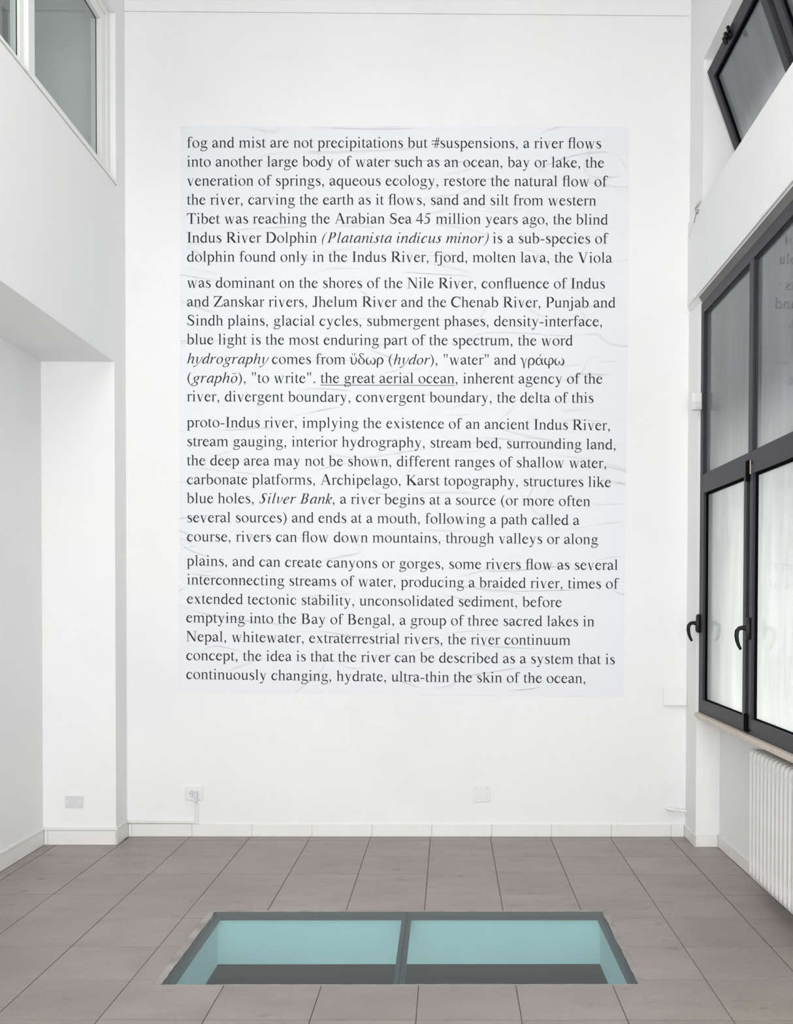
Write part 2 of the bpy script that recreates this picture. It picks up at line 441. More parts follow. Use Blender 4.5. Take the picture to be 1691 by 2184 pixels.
# ============================================================ skirting tiles
def skirt(name, runs, h, joints_extra=()):
    root = empty(name, (0, 0, 0), kind='structure')
    for (x0, y0, x1, y1, nx, ny, cuts) in runs:       # along the wall line, n points into the room
        ln = math.hypot(x1-x0, y1-y0); ux, uy = (x1-x0)/ln, (y1-y0)/ln
        cs = [0]+[c for c in cuts if .01 < c < ln-.01]+[ln]
        for a, b in zip(cs, cs[1:]):
            a2, b2 = a+.0012, b-.0012
            hh = h+rng.uniform(-.001, .001); t = .0095+rng.uniform(-.0008, .0008)
            mb = MB(); X0, Y0, X1, Y1 = x0+ux*a2, y0+uy*a2, x0+ux*b2, y0+uy*b2
            pts = [(X0, Y0), (X1, Y1), (X1+nx*t, Y1+ny*t), (X0+nx*t, Y0+ny*t)]
            n = len(mb.v)
            mb.prism(pts, 'z', 0.0006, hh)
            mb.obj('skirting_tile', SKIRT, root, bevel=.0012, seg=1)
        e = 0.004
        mb = MB(); pts = [(x0, y0), (x1, y1), (x1+nx*.006, y1+ny*.006), (x0+nx*.006, y0+ny*.006)]
        mb.prism(pts, 'z', 0, h-.004); mb.obj('joint_mortar', SEAM, root)
    return root
cutsb = [TX+T*i-XL for i in range(-6, 6)]
skirt('baseboard_back', [(XL+.01, YW, XR-.01, YW, 0, -1, cutsb)], .083)
skirt('baseboard_left', [(XL, YW-.01, XL, YPL-.010, 1, 0, []), (XN+.01, YPL, XL+.010, YPL, 0, -1, [.022]),
                         (XN, YPL-.01, XN, 2.0, 1, 0, [.015+.40*k+.10 for k in range(11)])], .092)
skirt('baseboard_right', [(XR, YW-.01, XR, YPR-.010, -1, 0, []), (XR-.010, YPR, XP-.01, YPR, 0, -1, []),
                          (XP, YPR-.01, XP, 2.0, -1, 0, [.40*k+.30 for k in range(11)])], .080)

# ============================================================ right window (big, two rows)
XF = 1.633
w1 = empty('window_1', (0, 0, 0), kind='structure')
FD = 1.705                                      # outer face of the frame
GX = 1.657                                      # glass
YA, YZ = 6.425, 2.2
Z0, Z1, ZT0, ZT1, ZTOP = .868, .955, 2.262, 2.384, 3.478
MULL = [5.375-1.06*k for k in range(0, 3)]      # mullion centres
def fr(*b): return MB().box(*b)
fr(XF, FD, YA-.060, YA, Z0, ZTOP).obj('frame_post', FRAME, w1, bevel=.002, seg=1)
fr(XF, FD, YZ, YZ+.06, Z0, ZTOP).obj('frame_post', FRAME, w1, bevel=.002, seg=1)
fr(XF, FD, YZ+.06, YA-.060, 3.405, ZTOP).obj('frame_head', FRAME, w1, bevel=.002, seg=1)
fr(XF+.001, FD, YZ+.06, YA-.060, ZT0+.045, ZT1).obj('transom', FRAME, w1, bevel=.002, seg=1)
fr(XF+.001, FD, YZ+.06, YA-.060, Z0, Z0+.034).obj('frame_bottom', FRAME, w1, bevel=.002, seg=1)
edges = [YA-.060]
for m in MULL:
    fr(XF, FD, m-.038, m+.034, ZT1, 3.405).obj('mullion', FRAME, w1, bevel=.002, seg=1)
    fr(XF+.012, FD, m-.022, m+.030, Z0+.034, ZT0+.045).obj('mullion_groove', GASKET, w1)
bays = [(YA-.060, MULL[0])]+[(MULL[k], MULL[k+1]) for k in range(2)]+[(MULL[2], YZ+.026)]
for k, (ya, yb) in enumerate(bays):
    # fixed light over the transom
    top_a = ya if k == 0 else ya-.038
    top_b = yb+.034
    fr(GX, GX+.008, top_b-.004, top_a+.004, ZT1-.004, 3.409).obj('frosted_pane', FROST, w1)
    # black glazing bead set round the glass
    bd = MB()
    for a, b, c, d in ((top_a-.011, top_a, ZT1, 3.405), (top_b, top_b+.011, ZT1, 3.405)): bd.box(XF+.013, GX, a, b, c, d)
    bd.box(XF+.013, GX, top_b+.011, top_a-.011, 3.394, 3.405); bd.box(XF+.013, GX, top_b+.011, top_a-.011, ZT1, ZT1+.006)
    bd.obj('glazing_bead', FRAME, w1)
    # casement
    ca_ = ya+.0 if k == 0 else ya-.022
    sa0, sb0 = (ya if k == 0 else ya-.018), yb+.042
    W_ = .050
    sash = MB()
    sash.box(XF-.004, XF+.05, sa0-W_, sa0, Z0+.030, ZT0+.050)
    sash.box(XF-.004, XF+.05, sb0, sb0+W_, Z0+.030, ZT0+.050)
    sash.box(XF-.004, XF+.05, sb0+W_, sa0-W_, Z0+.030, Z1)
    sash.box(XF-.004, XF+.05, sb0+W_, sa0-W_, ZT0, ZT0+.050)
    sash.obj('casement_sash', FRAME, w1, bevel=.0015, seg=1)
    fr(GX, GX+.008, sb0+W_-.004, sa0-W_+.004, Z1-.004, ZT0+.004).obj('frosted_pane', FROST, w1)
    bd = MB(); p, q = sa0-W_, sb0+W_
    bd.box(XF+.011, GX, p-.010, p, Z1, ZT0); bd.box(XF+.011, GX, q, q+.010, Z1, ZT0)
    bd.box(XF+.011, GX, q+.01, p-.01, Z1, Z1+.006); bd.box(XF+.011, GX, q+.01, p-.01, ZT0-.012, ZT0)
    bd.obj('glazing_bead', GASKET, w1)
    # lever handle on the far stile: rounded back plate + hooked grip
    hy = sa0-.022 if k else YA-.030
    hx = XF-.004
    pl = MB(); pl.prism([(hx, 1.376), (hx-.018, 1.380), (hx-.026, 1.392), (hx-.026, 1.425), (hx-.030, 1.44), (hx-.024, 1.452), (hx-.022, 1.488), (hx-.012, 1.496), (hx, 1.496)], 'y', hy-.013, hy+.013)
    hd = pl.obj('window_handle', BLACK, w1, bevel=.004, smooth=True)
    lv = MB(); lv.tube([(hx-.020, hy, 1.437), (hx-.040, hy, 1.441), (hx-.058, hy, 1.438), (hx-.070, hy, 1.424), (hx-.073, hy, 1.400), (hx-.069, hy, 1.370), (hx-.060, hy, 1.345), (hx-.049, hy, 1.325)],
                       [.015, .0120, .0115, .0120, .0118, .0105, .0090, .0078], 12)
    lv.obj('handle_lever', BLACK, hd, smooth=True)
for m in MULL[:2]:
    for zz in ((2.228, 2.338), (.880, .975)):
        hb = MB().box(XF-.014, XF+.012, m-.020, m+.034, zz[0], zz[1])
        hb.obj('hinge_cover', GASKET, w1, bevel=.003)
    MB().box(XF-.008, XF-.004, m-.030, m-.022, 2.262, 2.335).obj('hinge_leaf', SILL, w1)
MB().prism([(1.611, 3.5150), (1.611, 3.5115), (1.6365, 3.4710), (1.6365, 3.4750)], 'y', YZ, 6.40).obj('soffit_shade_strip', SOFFIT_SHADE, w1)  # added dark strip over the soffit, standing in for its shade
sl = MB()
yy = YPR
for k, ln in enumerate((.30+1.42, 1.30, 1.3)):
    sl = MB().box(XR-.012, XP+.05, max(2.2, yy-ln)+.0008, yy-.0008, .8385, .8675)
    sl.obj('window_sill', SILL, w1, bevel=.002, seg=1); yy -= ln

# ============================================================ right upper window: sashes tipped into the room
w2 = empty('window_2', (0, 0, 0), kind='structure')
XO = 1.925
for a, b, c, d in ((YU-.05, YU, ZU0, ZU1), (2.05, 2.10, ZU0, ZU1)):
    MB().box(XO, XO+.06, a, b, c, d).obj('frame_post', FRAME, w2, bevel=.002, seg=1)
MB().box(XO, XO+.06, 2.10, YU-.05, ZU1-.06, ZU1).obj('frame_head', FRAME, w2)
MB().box(XO, XO+.06, 2.10, YU-.05, ZU0, ZU0+.045).obj('frame_bottom', FRAME, w2)
TI = math.atan(.3625)
def tilt(mb):                                   # built upright from the bottom rail (local x out, z up), then tipped inwards
    hx, hz = XO-.012, ZU0+.047
    s, c = math.sin(TI), math.cos(TI)
    mb.v = [(hx+x*c-z*s, y, hz+z*c+x*s) for x, y, z in mb.v]
    return mb
for k in range(4):
    ya = 6.306-k*1.062; yb = ya-1.000
    HS = .805
    s_ = MB(); w = .066
    s_.box(-.012, .042, ya-w, ya, 0, HS); s_.box(-.012, .042, yb, yb+w, 0, HS)
    s_.box(-.012, .042, yb+w, ya-w, 0, w); s_.box(-.012, .042, yb+w, ya-w, HS-w, HS)
    so = tilt(s_).obj('tilting_sash', FRAME, w2, bevel=.002, seg=1)
    tilt(MB().box(.016, .024, yb+w-.004, ya-w+.004, w-.004, HS-w+.004)).obj('glass_pane', FROST, w2)
    bd = MB(); p, q = ya-w, yb+w
    bd.box(.004, .016, p-.012, p, w, HS-w); bd.box(.004, .016, q, q+.012, w, HS-w); bd.box(.004, .016, q+.012, p-.012, HS-w-.014, HS-w)
    tilt(bd).obj('glazing_bead', GASKET, w2)
    if k < 4:
        kb = MB(); ym = ya-.47
        kb.box(-.030, -.012, ym-.028, ym+.028, HS-.052, HS-.020); kb.box(-.045, -.030, ym-.012, ym+.018, HS-.046, HS-.010); kb.box(-.036, -.018, ym-.045, ym-.026, HS-.030, HS+.004)
        kk = tilt(kb).obj('catch', BLACK, w2, bevel=.004, smooth=True)
        tilt(MB().tube([(-.046, ym+.012, HS-.070), (-.046, ym+.012, HS-.050), (-.046, ym+.012, HS-.030)], [.012, .015, .012], 12)).obj('catch_knob', BLACK, w2, smooth=True)
        if k < 3: MB().box(XO+.0, XO+.055, yb-.045, yb-.017, ZU0+.045, ZU1-.06).obj('mullion', FRAME, w2)

# ============================================================ left upper window
w3 = empty('window_3', (0, 0, 0), kind='structure')
XG = -2.150
F3 = lambda *b: MB().box(*b)
F3(-2.23, XG, 6.432, YWL, ZL0, ZL1).obj('frame_post', WFRAME, w3, bevel=.0025, seg=1)
F3(-2.23, XG, 2.6, 2.79, ZL0+.034, ZL1-.05).obj('frame_post', WFRAME, w3, bevel=.0025, seg=1)
F3(-2.23, XG, 2.6, 6.432, ZL0, ZL0+.034).obj('frame_bottom', WFRAME, w3, bevel=.0025, seg=1)
F3(-2.23, XG, 2.6, 6.432, ZL1-.050, ZL1).obj('frame_head', WFRAME, w3, bevel=.0025, seg=1)
for ya, yb, xo in ((6.430, 5.262, 0.0), (5.232, 4.05, -.018), (4.03, 2.8, 0)):
    s_ = MB(); w = .078 if ya > 6 else .05
    X0_, X1_ = -2.225, XG-.007+xo
    s_.box(X0_, X1_, ya-w, ya, ZL0+.036, ZL1-.052); s_.box(X0_, X1_, yb, yb+.07, ZL0+.036, ZL1-.052)
    s_.box(X0_, X1_, yb+.07, ya-w, ZL0+.036, ZL0+.072); s_.box(X0_, X1_, yb+.07, ya-w, ZL1-.115, ZL1-.052)
    s_.obj('sash', WFRAME, w3, bevel=.003, seg=1)
    F3(-2.196, -2.190, yb+.068, ya-w+.002, ZL0+.070, ZL1-.113).obj('glass_pane', GLASS, w3)
    gk = MB(); a, b = ya-w, yb+.07
    gk.box(-2.190, -2.187, a-.004, a, ZL0+.072, ZL1-.115); gk.box(-2.190, -2.184, b, b+.003, ZL0+.072, ZL1-.115)
    gk.box(-2.190, -2.187, b+.003, a-.004, ZL1-.119, ZL1-.115)
    gk.obj('gasket', GASKET, w3)
F3(-2.22, XG-.001, 5.236, 5.258, ZL0+.034, ZL1-.050).obj('mullion', WFRAME, w3, bevel=.002, seg=1)
F3(-2.262, -2.232, 5.06, 5.115, ZL0+.07, ZL1-.10).obj('inner_stile', ROOM, w3)
hh = MB().tube([(-2.245, 5.06, 4.66), (-2.250, 5.030, 4.655), (-2.252, 5.010, 4.63), (-2.252, 5.004, 4.58), (-2.252, 5.016, 4.52), (-2.252, 5.034, 4.468)], [.008, .011, .013, .012, .011, .009], 10)
hh.obj('window_handle', GPLAST, w3, smooth=True)
# thin casing strip under and beside the opening
cs = MB().box(XL-.002, XL+.004, 2.0, YWL+.008, ZL0-.022, ZL0-.003)
cs.obj('casing_strip', WFRAME, w3, bevel=.001, seg=1)
MB().box(XL-.002, XL+.0016, 2.0, YWL+.004, ZL0-.0275, ZL0-.0235).obj('casing_gap', SEAM, w3)
# the room behind that window
mz = MB()
mz.box(-5.2, -5.1, 1.9, 6.9, 3.0, 6.0); mz.box(-5.1, -2.8, 6.8, 6.9, 3.0, 6.0); mz.box(-5.1, -2.8, 1.9, 2.0, 3.0, 6.0)
mz.box(-5.1, -2.8, 2.0, 6.8, 3.0, 3.1); mz.box(-5.1, -2.8, 2.0, 6.8, 5.9, 6.0)
struct('wall_mezzanine', mz, ROOM)

# ============================================================ outside, right: unseen overhangs and return wall added to shade the panes
ex = MB()
ex.box(2.10, 3.25, -3, 9, 3.62, 3.95)
ex.box(2.10, 3.1, -3, 9, 5.25, 5.5)
ex.box(2.10, 2.85, 6.50, 6.85, -.1, 3.62)
struct('shade_exterior', ex, STREET)
struct('ground_exterior', MB().box(2.10, 14, -8, 16, -.35, -.15), STREET)

# ============================================================ glass floor light
sk_ = empty('glass_floor_light', (-.18, 4.6, 0), label='two-pane walk-on glass floor light with a teal tint set in the grey tiles', cat='skylight')
MB().box(SKX0+.004, -.190, SKY0+.004, SKY1-.004, -.026, -.0025).obj('glass_pane', FGLASS, sk_)
MB().box(-.186, SKX1-.004, SKY0+.004, SKY1-.004, -.026, -.0025).obj('glass_pane', FGLASS, sk_)
MB().box(-.190, -.186, SKY0, SKY1, -.024, -.003).obj('joint_seal', STEEL, sk_)
IX0, IX1, IY0, IY1 = -1.128, .775, 4.150, 5.040
sf = MB()
sf.box(HX0-.03, IX0, HY0, HY1, -.034, -.0265); sf.box(IX1, HX1+.03, HY0, HY1, -.034, -.0265)
sf.box(IX0, IX1, HY0, IY0, -.034, -.0265); sf.box(IX0, IX1, IY1, HY1, -.034, -.0265)
sf.box(SKX0-.001, SKX0+.0035, SKY0, SKY1, -.0265, -.0035); sf.box(SKX1-.0035, SKX1+.001, SKY0, SKY1, -.0265, -.0035)
sf.box(SKX0+.0035, SKX1-.0035, SKY0-.001, SKY0+.0035, -.0265, -.0035); sf.box(SKX0+.0035, SKX1-.0035, SKY1-.0035, SKY1+.001, -.0265, -.0035)
sf.obj('steel_frame', STEEL, sk_)
cbm = MB().box(-.214, -.166, IY0, IY1, -.034, -.0265).box(-.193, -.187, IY0, IY1, -.085, -.034)
cbm.obj('centre_bar', STEEL, sk_)
rng = random.Random(3)
def strip(x0, x1, y0, y1, side, n):
    mb = MB(); vert = (y1-y0) > (x1-x0)
    L_ = (y1-y0) if vert else (x1-x0)
    for k in range(n):
        a, b = k/n, (k+1)/n
        j0, j1 = JIT[side][k]*.6, JIT[side][k+1]*.6
        z = -.0012+rng.uniform(-.0004, .0004)
        if vert:
            ya, yb = y0+a*L_, y0+b*L_
            if side == 'l': pts = [(x0, ya), (x1+j0, ya), (x1+j1, yb), (x0, yb)]
            else: pts = [(x0-j0, ya), (x1, ya), (x1, yb), (x0-j1, yb)]
        else:
            xa, xb = x0+a*L_, x0+b*L_
            if side == 'b': pts = [(xa, y0-j0), (xb, y0-j1), (xb, y1), (xa, y1)]
            else: pts = [(xa, y0), (xb, y0), (xb, y1+j1), (xa, y1+j0)]
        mb.prism(pts, 'z', -.02, z)
    mb.obj('mortar_edge', MORTAR, sk_)
def walk(a):
    v = 0; o = []
    for _ in range(60):
        v = v*.75+rng.uniform(-a, a); o.append(v)
    return o
JIT = {'l': walk(.0035), 'r': walk(.003), 'b': [rng.uniform(-.001, .002) for _ in range(60)], 'f': [rng.uniform(-.001, .002) for _ in range(60)]}
strip(HX0, SKX0, HY0, HY1, 'l', 40); strip(SKX1, HX1, HY0, HY1, 'r', 40)
strip(SKX0, SKX1, SKY1, HY1, 'b', 40); strip(SKX0, SKX1, HY0, SKY0, 'f', 40)
# well under it
wx0, wx1, wy0, wy1, wd = -1.145, .792, 4.13, 5.055, -.262
sw = MB()
sw.box(wx0-.25, wx0, wy0, wy1, wd, -.0345); sw.box(wx1, wx1+.25, wy0, wy1, wd, -.0345)
sw.box(wx0-.25, wx1+.25, wy1, wy1+.25, wd, -.0345)
sw.box(wx0-.25, wx1+.25, wy0-.25, wy0, -.20, -.0345)
struct('wall_light_well', sw, SHAFT)
bs = MB()
bs.box(-2.2, 1.8, 3.2, 6.2, -2.7, -2.6); bs.box(-2.2, 1.8, 6.2, 6.3, -2.7, -.262); bs.box(-2.2, 1.8, 3.1, 3.2, -2.7, -.262)
bs.box(-2.3, -2.2, 3.1, 6.3, -2.7, -.262); bs.box(1.8, 1.9, 3.1, 6.3, -2.7, -.262)
struct('wall_basement', bs, BASE)

# ============================================================ radiator
rad = empty('column_radiator', (1.69, 5.33, .10), label='white column radiator under the right-hand window sill', cat='radiator')
RX0, RX1, RZ0, RZ1, PITCH = 1.632, 1.742, .103, .792, .0608
cols_x = [RX0+.0172, (RX0+RX1)/2, RX1-.0172]
def section():
    mb = MB()
    for cx in cols_x:
        zz = [RZ0+.030, RZ0+.062, RZ0+.078, RZ0+.095, RZ0+.125, RZ1-.150, RZ1-.118, RZ1-.098, RZ1-.082, RZ1-.050]
        ry = [.0215, .0212, .0190, .0145, .0125, .0125, .0150, .0210, .0250, .0255]
        n0 = len(mb.v)
        for z, r_ in zip(zz, ry):
            for k in range(12):
                a = 2*math.pi*k/12
                mb.v.append((cx+.0172*math.cos(a), r_*math.sin(a), z))
        for i in range(len(zz)-1):
            for k in range(12):
                p, q = n0+i*12+k, n0+i*12+(k+1) % 12
                mb.f.append((p, q, q+12, p+12))
    for z0, z1, up in ((RZ1-.074, RZ1, 1), (RZ0, RZ0+.055, -1)):
        # rounded head: a lozenge through all three columns
        pr = []
        for t in range(0, 9):
            a = math.pi*t/8
            pr.append((RX0+.027-.027*math.cos(a) if t <= 4 else RX1-.027-.027*math.cos(a), (z1-.034+.034*math.sin(a)) if up > 0 else (z0+.030-.030*math.sin(a))))
        lo = (z0 if up > 0 else z1)
        pts = [(RX0, lo)]+pr+[(RX1, lo)]
        n0 = len(mb.v)
        m = len(pts)
        for y, ins in ((-.0262, .022), (-.0212, .008), (-.012, .0005), (.012, .0005), (.0212, .008), (.0262, .022)):
            if up < 0: y *= .86
            cx, cz = (RX0+RX1)/2, (z0+z1)/2
            for (x, z) in pts:
                mb.v.append((x+(ins if x < cx else -ins), y, z+(-ins if z > cz else ins)))
        for k in range(5):
            for q in range(m):
                r_ = (q+1) % m
                mb.f.append((n0+k*m+q, n0+k*m+r_, n0+(k+1)*m+r_, n0+(k+1)*m+q))
        mb.f.append(tuple(n0+q for q in range(m))); mb.f.append(tuple(n0+5*m+q for q in range(m))[::-1])
    return mb
sec = section().mesh('radiator_section', 0, True); sec.materials.append(RADM)
for k in range(20):
    o = link('radiator_section', sec, None, rad); o.location = (0, 5.335-k*PITCH, 0)
rx = (RX0+RX1)/2
MB().tube([(rx-.02, 5.362, RZ1-.045), (rx-.02, 5.376, RZ1-.045), (rx-.02, 5.384, RZ1-.045)], [.021, .021, .017], 8).obj('end_plug', RUST, rad, label='rusty end plug')
MB().tube([(rx-.02, 5.3835, RZ1-.045), (rx-.02, 5.3855, RZ1-.045)], .009, 8).obj('plug_hole', DARK, rad)
MB().tube([(XP, 5.24, .70), (RX1-.004, 5.24, .70)], .010, 8).obj('bracket', RADM, rad)
MB().tube([(XP, 4.40, .70), (RX1-.004, 4.40, .70)], .010, 8).obj('bracket', RADM, rad)
MB().box(1.69, 1.71, 4.21, 4.23, 0.0, .12).obj('foot', RADM, rad)

# ============================================================ small fittings
def rrect(mb, c, w, h, r, axis, a, b, n=4):
    pts = []
    for (sx, sz, a0) in ((1, 1, 0), (-1, 1, 90), (-1, -1, 180), (1, -1, 270)):
        for k in range(n+1):
            t = math.radians(a0+90*k/n)
            pts.append((c[0]+sx*(w/2-r)+r*math.cos(t), c[1]+sz*(h/2-r)+r*math.sin(t)))
    return mb.prism(pts, axis, a, b)
# double socket on the back wall
so = empty('wall_socket', (-1.669, YW, .288), label='white double socket plate on the back wall left of centre', cat='socket')
rrect(MB(), (-1.669, .288), .118, .088, .006, 'y', YW-.009, YW).obj('plate', WPLAST, so, bevel=.003)
MB().box(-1.712, -1.672, YW-.0105, YW-.009, .266, .311).obj('socket_insert', WPLAST, so, bevel=.0005, seg=1)
ring = MB(); cx_, cz_ = -1.6825, .2895
n0 = 20
rng_pts = lambda r, y: [(cx_+r*math.cos(2*math.pi*k/n0), y, cz_+r*math.sin(2*math.pi*k/n0)) for k in range(n0)]
A_, B_ = rng_pts(.0178, YW-.0108), rng_pts(.0160, YW-.0108)
for k in range(n0): ring.poly([A_[k], A_[(k+1) % n0], B_[(k+1) % n0], B_[k]])
ring.obj('socket_rim', SEAM, so)
hl = MB()
for dx, dz, r in ((-.0075, 0, .0027), (-.0095, 0, .0027), (0, 0, .0026), (.0075, 0, .0027), (.001, -.0165, .0030), (0, .0165, .0026)):
    hl.tube([(cx_+dx, YW-.0112, cz_+dz), (cx_+dx, YW-.009, cz_+dz)], r, 8)
hl.obj('contact_hole', DARK, so)
pg = empty('power_plug', (-1.649, YW-.01, .28), label='bluish white flat plug pushed into the back wall socket', cat='plug')
mb = MB(); pts = [(-1.6665, .308), (-1.6415, .308)]
for k in range(9):
    a = math.radians(0-180*k/8); pts.append((-1.654+.0125*math.cos(a)*1.0, .250+.0125*math.sin(a)))
pts = [(-1.6415, .308)]+[p for p in pts[2:]]+[(-1.6665, .308)]
mb.prism(pts, 'y', YW-.032, YW-.0112); mb.obj('plug_body', BPLAST, pg, bevel=.002)
for z in (.300, .263): MB().tube([(-1.654, YW-.0328, z), (-1.654, YW-.0315, z)], .0024, 8).obj('screw', DARK, pg)
MB().tube([(-1.654, YW-.020, .240), (-1.654, YW-.017, .228), (-1.650, YW-.010, .215), (-1.650, YW-.006, .20)], [.005, .0035, .003, .003], 8).obj('cable', WPLAST, pg, smooth=True)
# cable trunking from the left recess to the socket
tk = empty('cable_trunking', (-2.3, YPL, .1), label='thin white cable trunking running on top of the left skirting to the socket', cat='trunking')
TZ0, TZ1, TD = .0935, .113, .013
def duct(name, *b):
    MB().box(*b).obj(name, WPLAST, tk, bevel=.002, seg=1)
duct('trunking_length', XN+.0005, XN+TD, 2.0, YPL-TD, TZ0, TZ1)
duct('trunking_length', XN+.0005, XL+TD, YPL-TD, YPL-.0005, TZ0, TZ1)
duct('trunking_length', XL+.0005, XL+TD, YPL, YW-TD, TZ0, TZ1)
MB().prism([(XL+.0005, .0905), (-1.661, .0875), (-1.661, .1045), (XL+.0005, .1095)], 'y', YW-TD, YW-.0005).obj('trunking_length', WPLAST, tk, bevel=.002, seg=1)
duct('trunking_length', -1.661, -1.640, YW-TD, YW-.0005, .0845, .2435)
MB().prism([(XL+.001, .086), (-1.70, .083), (-1.70, .0872), (XL+.001, .0902)], 'y', YW-.004, YW-.001).obj('shadow_gap', SEAM, tk)
# blank plates
bp_ = empty('blank_plate', (-2.381, YPL, .278), label='light grey oblong blanking plate low on the left pier', cat='cover plate')
rrect(MB(), (-2.381, .278), .114, .073, .004, 'y', YPL-.008, YPL).obj('plate', GPLAST, bp_, bevel=.0018)
for x in (-2.426, -2.342): 
    MB().box(x-.005, x+.005, YPL-.009, YPL-.0078, .272, .288).obj('screw_cap', WPLAST, bp_, bevel=.0006, seg=1)
bc = empty('junction_cover', (.25, YW, .287), label='square white cover plate with four screws low on the back wall', cat='cover plate')
rrect(MB(), (.25, .287), .110, .110, .006, 'y', YW-.006, YW).obj('plate', WPLAST, bc, bevel=.0022)
for x in (-.038, .038):
    for z in (-.038, .038): MB().tube([(.25+x, YW-.0068, .287+z), (.25+x, YW-.0055, .287+z)], .0028, 10).obj('screw', SEAM, bc)
jb = empty('junction_box', (1.538, YW, .94), label='white oblong surface box in the right corner of the back wall', cat='electrical box')
MB().box(1.466, XR-.001, YW-.020, YW, .890, .990).obj('box_body', PLASTER, jb, bevel=.003)
MB().box(1.459, XR-.0015, YW-.027, YW-.020, .883, .998).obj('box_lid', PLASTER, jb, bevel=.003)
# motion detector beside the window frame
md = empty('motion_detector', (1.60, 6.40, 2.85), label='small white motion detector in the corner beside the big window', cat='detector')
MB().prism([(1.617, 6.424), (1.578, 6.424), (1.563, 6.405), (1.566, 6.378), (1.580, 6.366), (1.622, 6.366), (1.6325, 6.380), (1.6325, 6.424)], 'z', 2.797, 2.903).obj('detector_body', WPLAST, md, bevel=.003)
MB().prism([(1.566, 6.377), (1.582, 6.3635), (1.616, 6.3635), (1.618, 6.372), (1.582, 6.372)], 'z', 2.803, 2.846).obj('lens', GPLAST, md, bevel=.002)
# capped pipe stub
pp = MB()
pp.tube([(1.488, YW, .196), (1.488, YW-.016, .194), (1.496, YW-.026, .190), (1.515, YW-.028, .187), (1.535, YW-.028, .185)], [.008, .011, .012, .0115, .010], 10)
pp.tube([(1.530, YW-.028, .185), (1.543, YW-.028, .184)], .014, 8)
pp.tube([(1.543, YW-.028, .184), (1.580, YW-.028, .181), (1.600, YW-.029, .179), (1.609, YW-.034, .177), (XR, YW-.048, .174)], [.0075, .0075, .0085, .0085, .0085], 10)
po = pp.obj('pipe_stub', SKIRT, None, smooth=True); tag(po, 'white painted pipe stub low in the right back corner', 'pipe')
# bent wire left in a chipped hole on the right wall
wh = empty('bent_wire', (XB, 6.46, 4.09), label='tiny bent wire and chipped plaster above the detector on the right wall', cat='wire')
cmb = MB()
rng = random.Random(9)
for k in range(7):
    y = 6.49-k*.019; z = 4.098+rng.uniform(-.005, .006)
    cmb.prism([(y, z-.006), (y-.017, z-.004), (y-.019, z+.006), (y-.004, z+.008+rng.uniform(0, .004))], 'x', XB-.004-rng.uniform(0, .004), XB+.001)
cmb.obj('plaster_chip', PLY, wh)
MB().tube([(XB-.004, 6.500, 4.02), (XB-.008, 6.45, 4.045), (XB-.010, 6.43, 4.060), (XB-.008, 6.41, 4.070), (XB-.004, 6.39, 4.062), (XB-.004, 6.40, 4.045), (XB-.006, 6.425, 4.046), (XB-.006, 6.43, 4.060)], .0016, 6).obj('wire', DARK, wh)
MB().tube([(XB-.0005, 6.66, 3.98), (XB-.0005, 6.58, 4.010), (XB-.0005, 6.50, 4.035)], .0011, 5).obj('crack', PLY, wh)

# ============================================================ the pasted text
# ---- serif lettering, drawn from pen strokes -------------------------------
# units: 1000 per em.  S = pen stroke [(x,y,width)...], P = polygon, D = dot, O = ring
def _spl(pts, n=5):
    if len(pts) == 2: return [tuple(map(float, p)) for p in pts]
    out = []
    q = [pts[0]] + list(pts) + [pts[-1]]
    for i in range(1, len(q)-2):
        a, b, c, d = q[i-1], q[i], q[i+1], q[i+2]
        for k in range(n):
            t = k/n
            out.append(tuple(.5*((2*b[j])+(-a[j]+c[j])*t+(2*a[j]-5*b[j]+4*c[j]-d[j])*t*t+(-a[j]+3*b[j]-3*c[j]+d[j])*t**3) for j in range(3)))
    out.append(tuple(map(float, pts[-1])))
    return out
def S(*pts):
    c = _spl(pts); n = len(c); L = []; R = []
    for i, (x, y, w) in enumerate(c):
        x0, y0, _ = c[max(i-1, 0)]; x1, y1, _ = c[min(i+1, n-1)]
        dx, dy = x1-x0, y1-y0; m = math.hypot(dx, dy) or 1
        w += 5; nx, ny = -dy/m*w/2, dx/m*w/2
        L.append((x+nx, y+ny)); R.append((x-nx, y-ny))
    return [[L[i], L[i+1], R[i+1], R[i]] for i in range(n-1)]
def P(*pts): return [list(pts)]
def BX(x0, x1, y0, y1): return [[(x0, y0), (x1, y0), (x1, y1), (x0, y1)]]
def D(x, y, r, ry=None):
    ry = ry or r
    return [[(x+r*math.cos(a*math.pi/6), y+ry*math.sin(a*math.pi/6)) for a in range(12)]]
def O(x, y, rx, ry, ix, iy, rot=8, n=28):
    o = []; s, c = math.sin(math.radians(rot)), math.cos(math.radians(rot))
    for k in range(n+1):
        a = 2*math.pi*k/n; u, v = ix*math.cos(a), iy*math.sin(a)
        o.append(((x+rx*math.cos(a+math.radians(rot)), y+ry*math.sin(a+math.radians(rot))), (x+u*c-v*s, y+u*s+v*c)))
    return [[o[k][0], o[k+1][0], o[k+1][1], o[k][1]] for k in range(n)]
def FT(l, r, a, b, y=0, h=15, s=1):          # slab serif a..b under (s=1) or over (s=-1) the stem l..r
    e = 26*s; h = h*s
    return P((a, y), (b, y), (b, y+h), (r+12, y+h+3*s), (r, y+h+e), (l, y+h+e), (l-12, y+h+3*s), (a, y+h))
def FL(l, r, t, y=460):                       # flag serif on the top of a lower-case stem
    return P((t, y-55), (t+14, y-52), (l, y-66), (l, y-140), (r, y-140), (r, y), (r-6, y), (t, y-42))
def STL(l, r, y0, t, a=None, b=None, y=460):  # stem with flag (and foot)
    g = BX(l, r, y0, y-140) + FL(l, r, t, y)
    if a is not None: g += FT(l, r, a, b, y0)
    return g
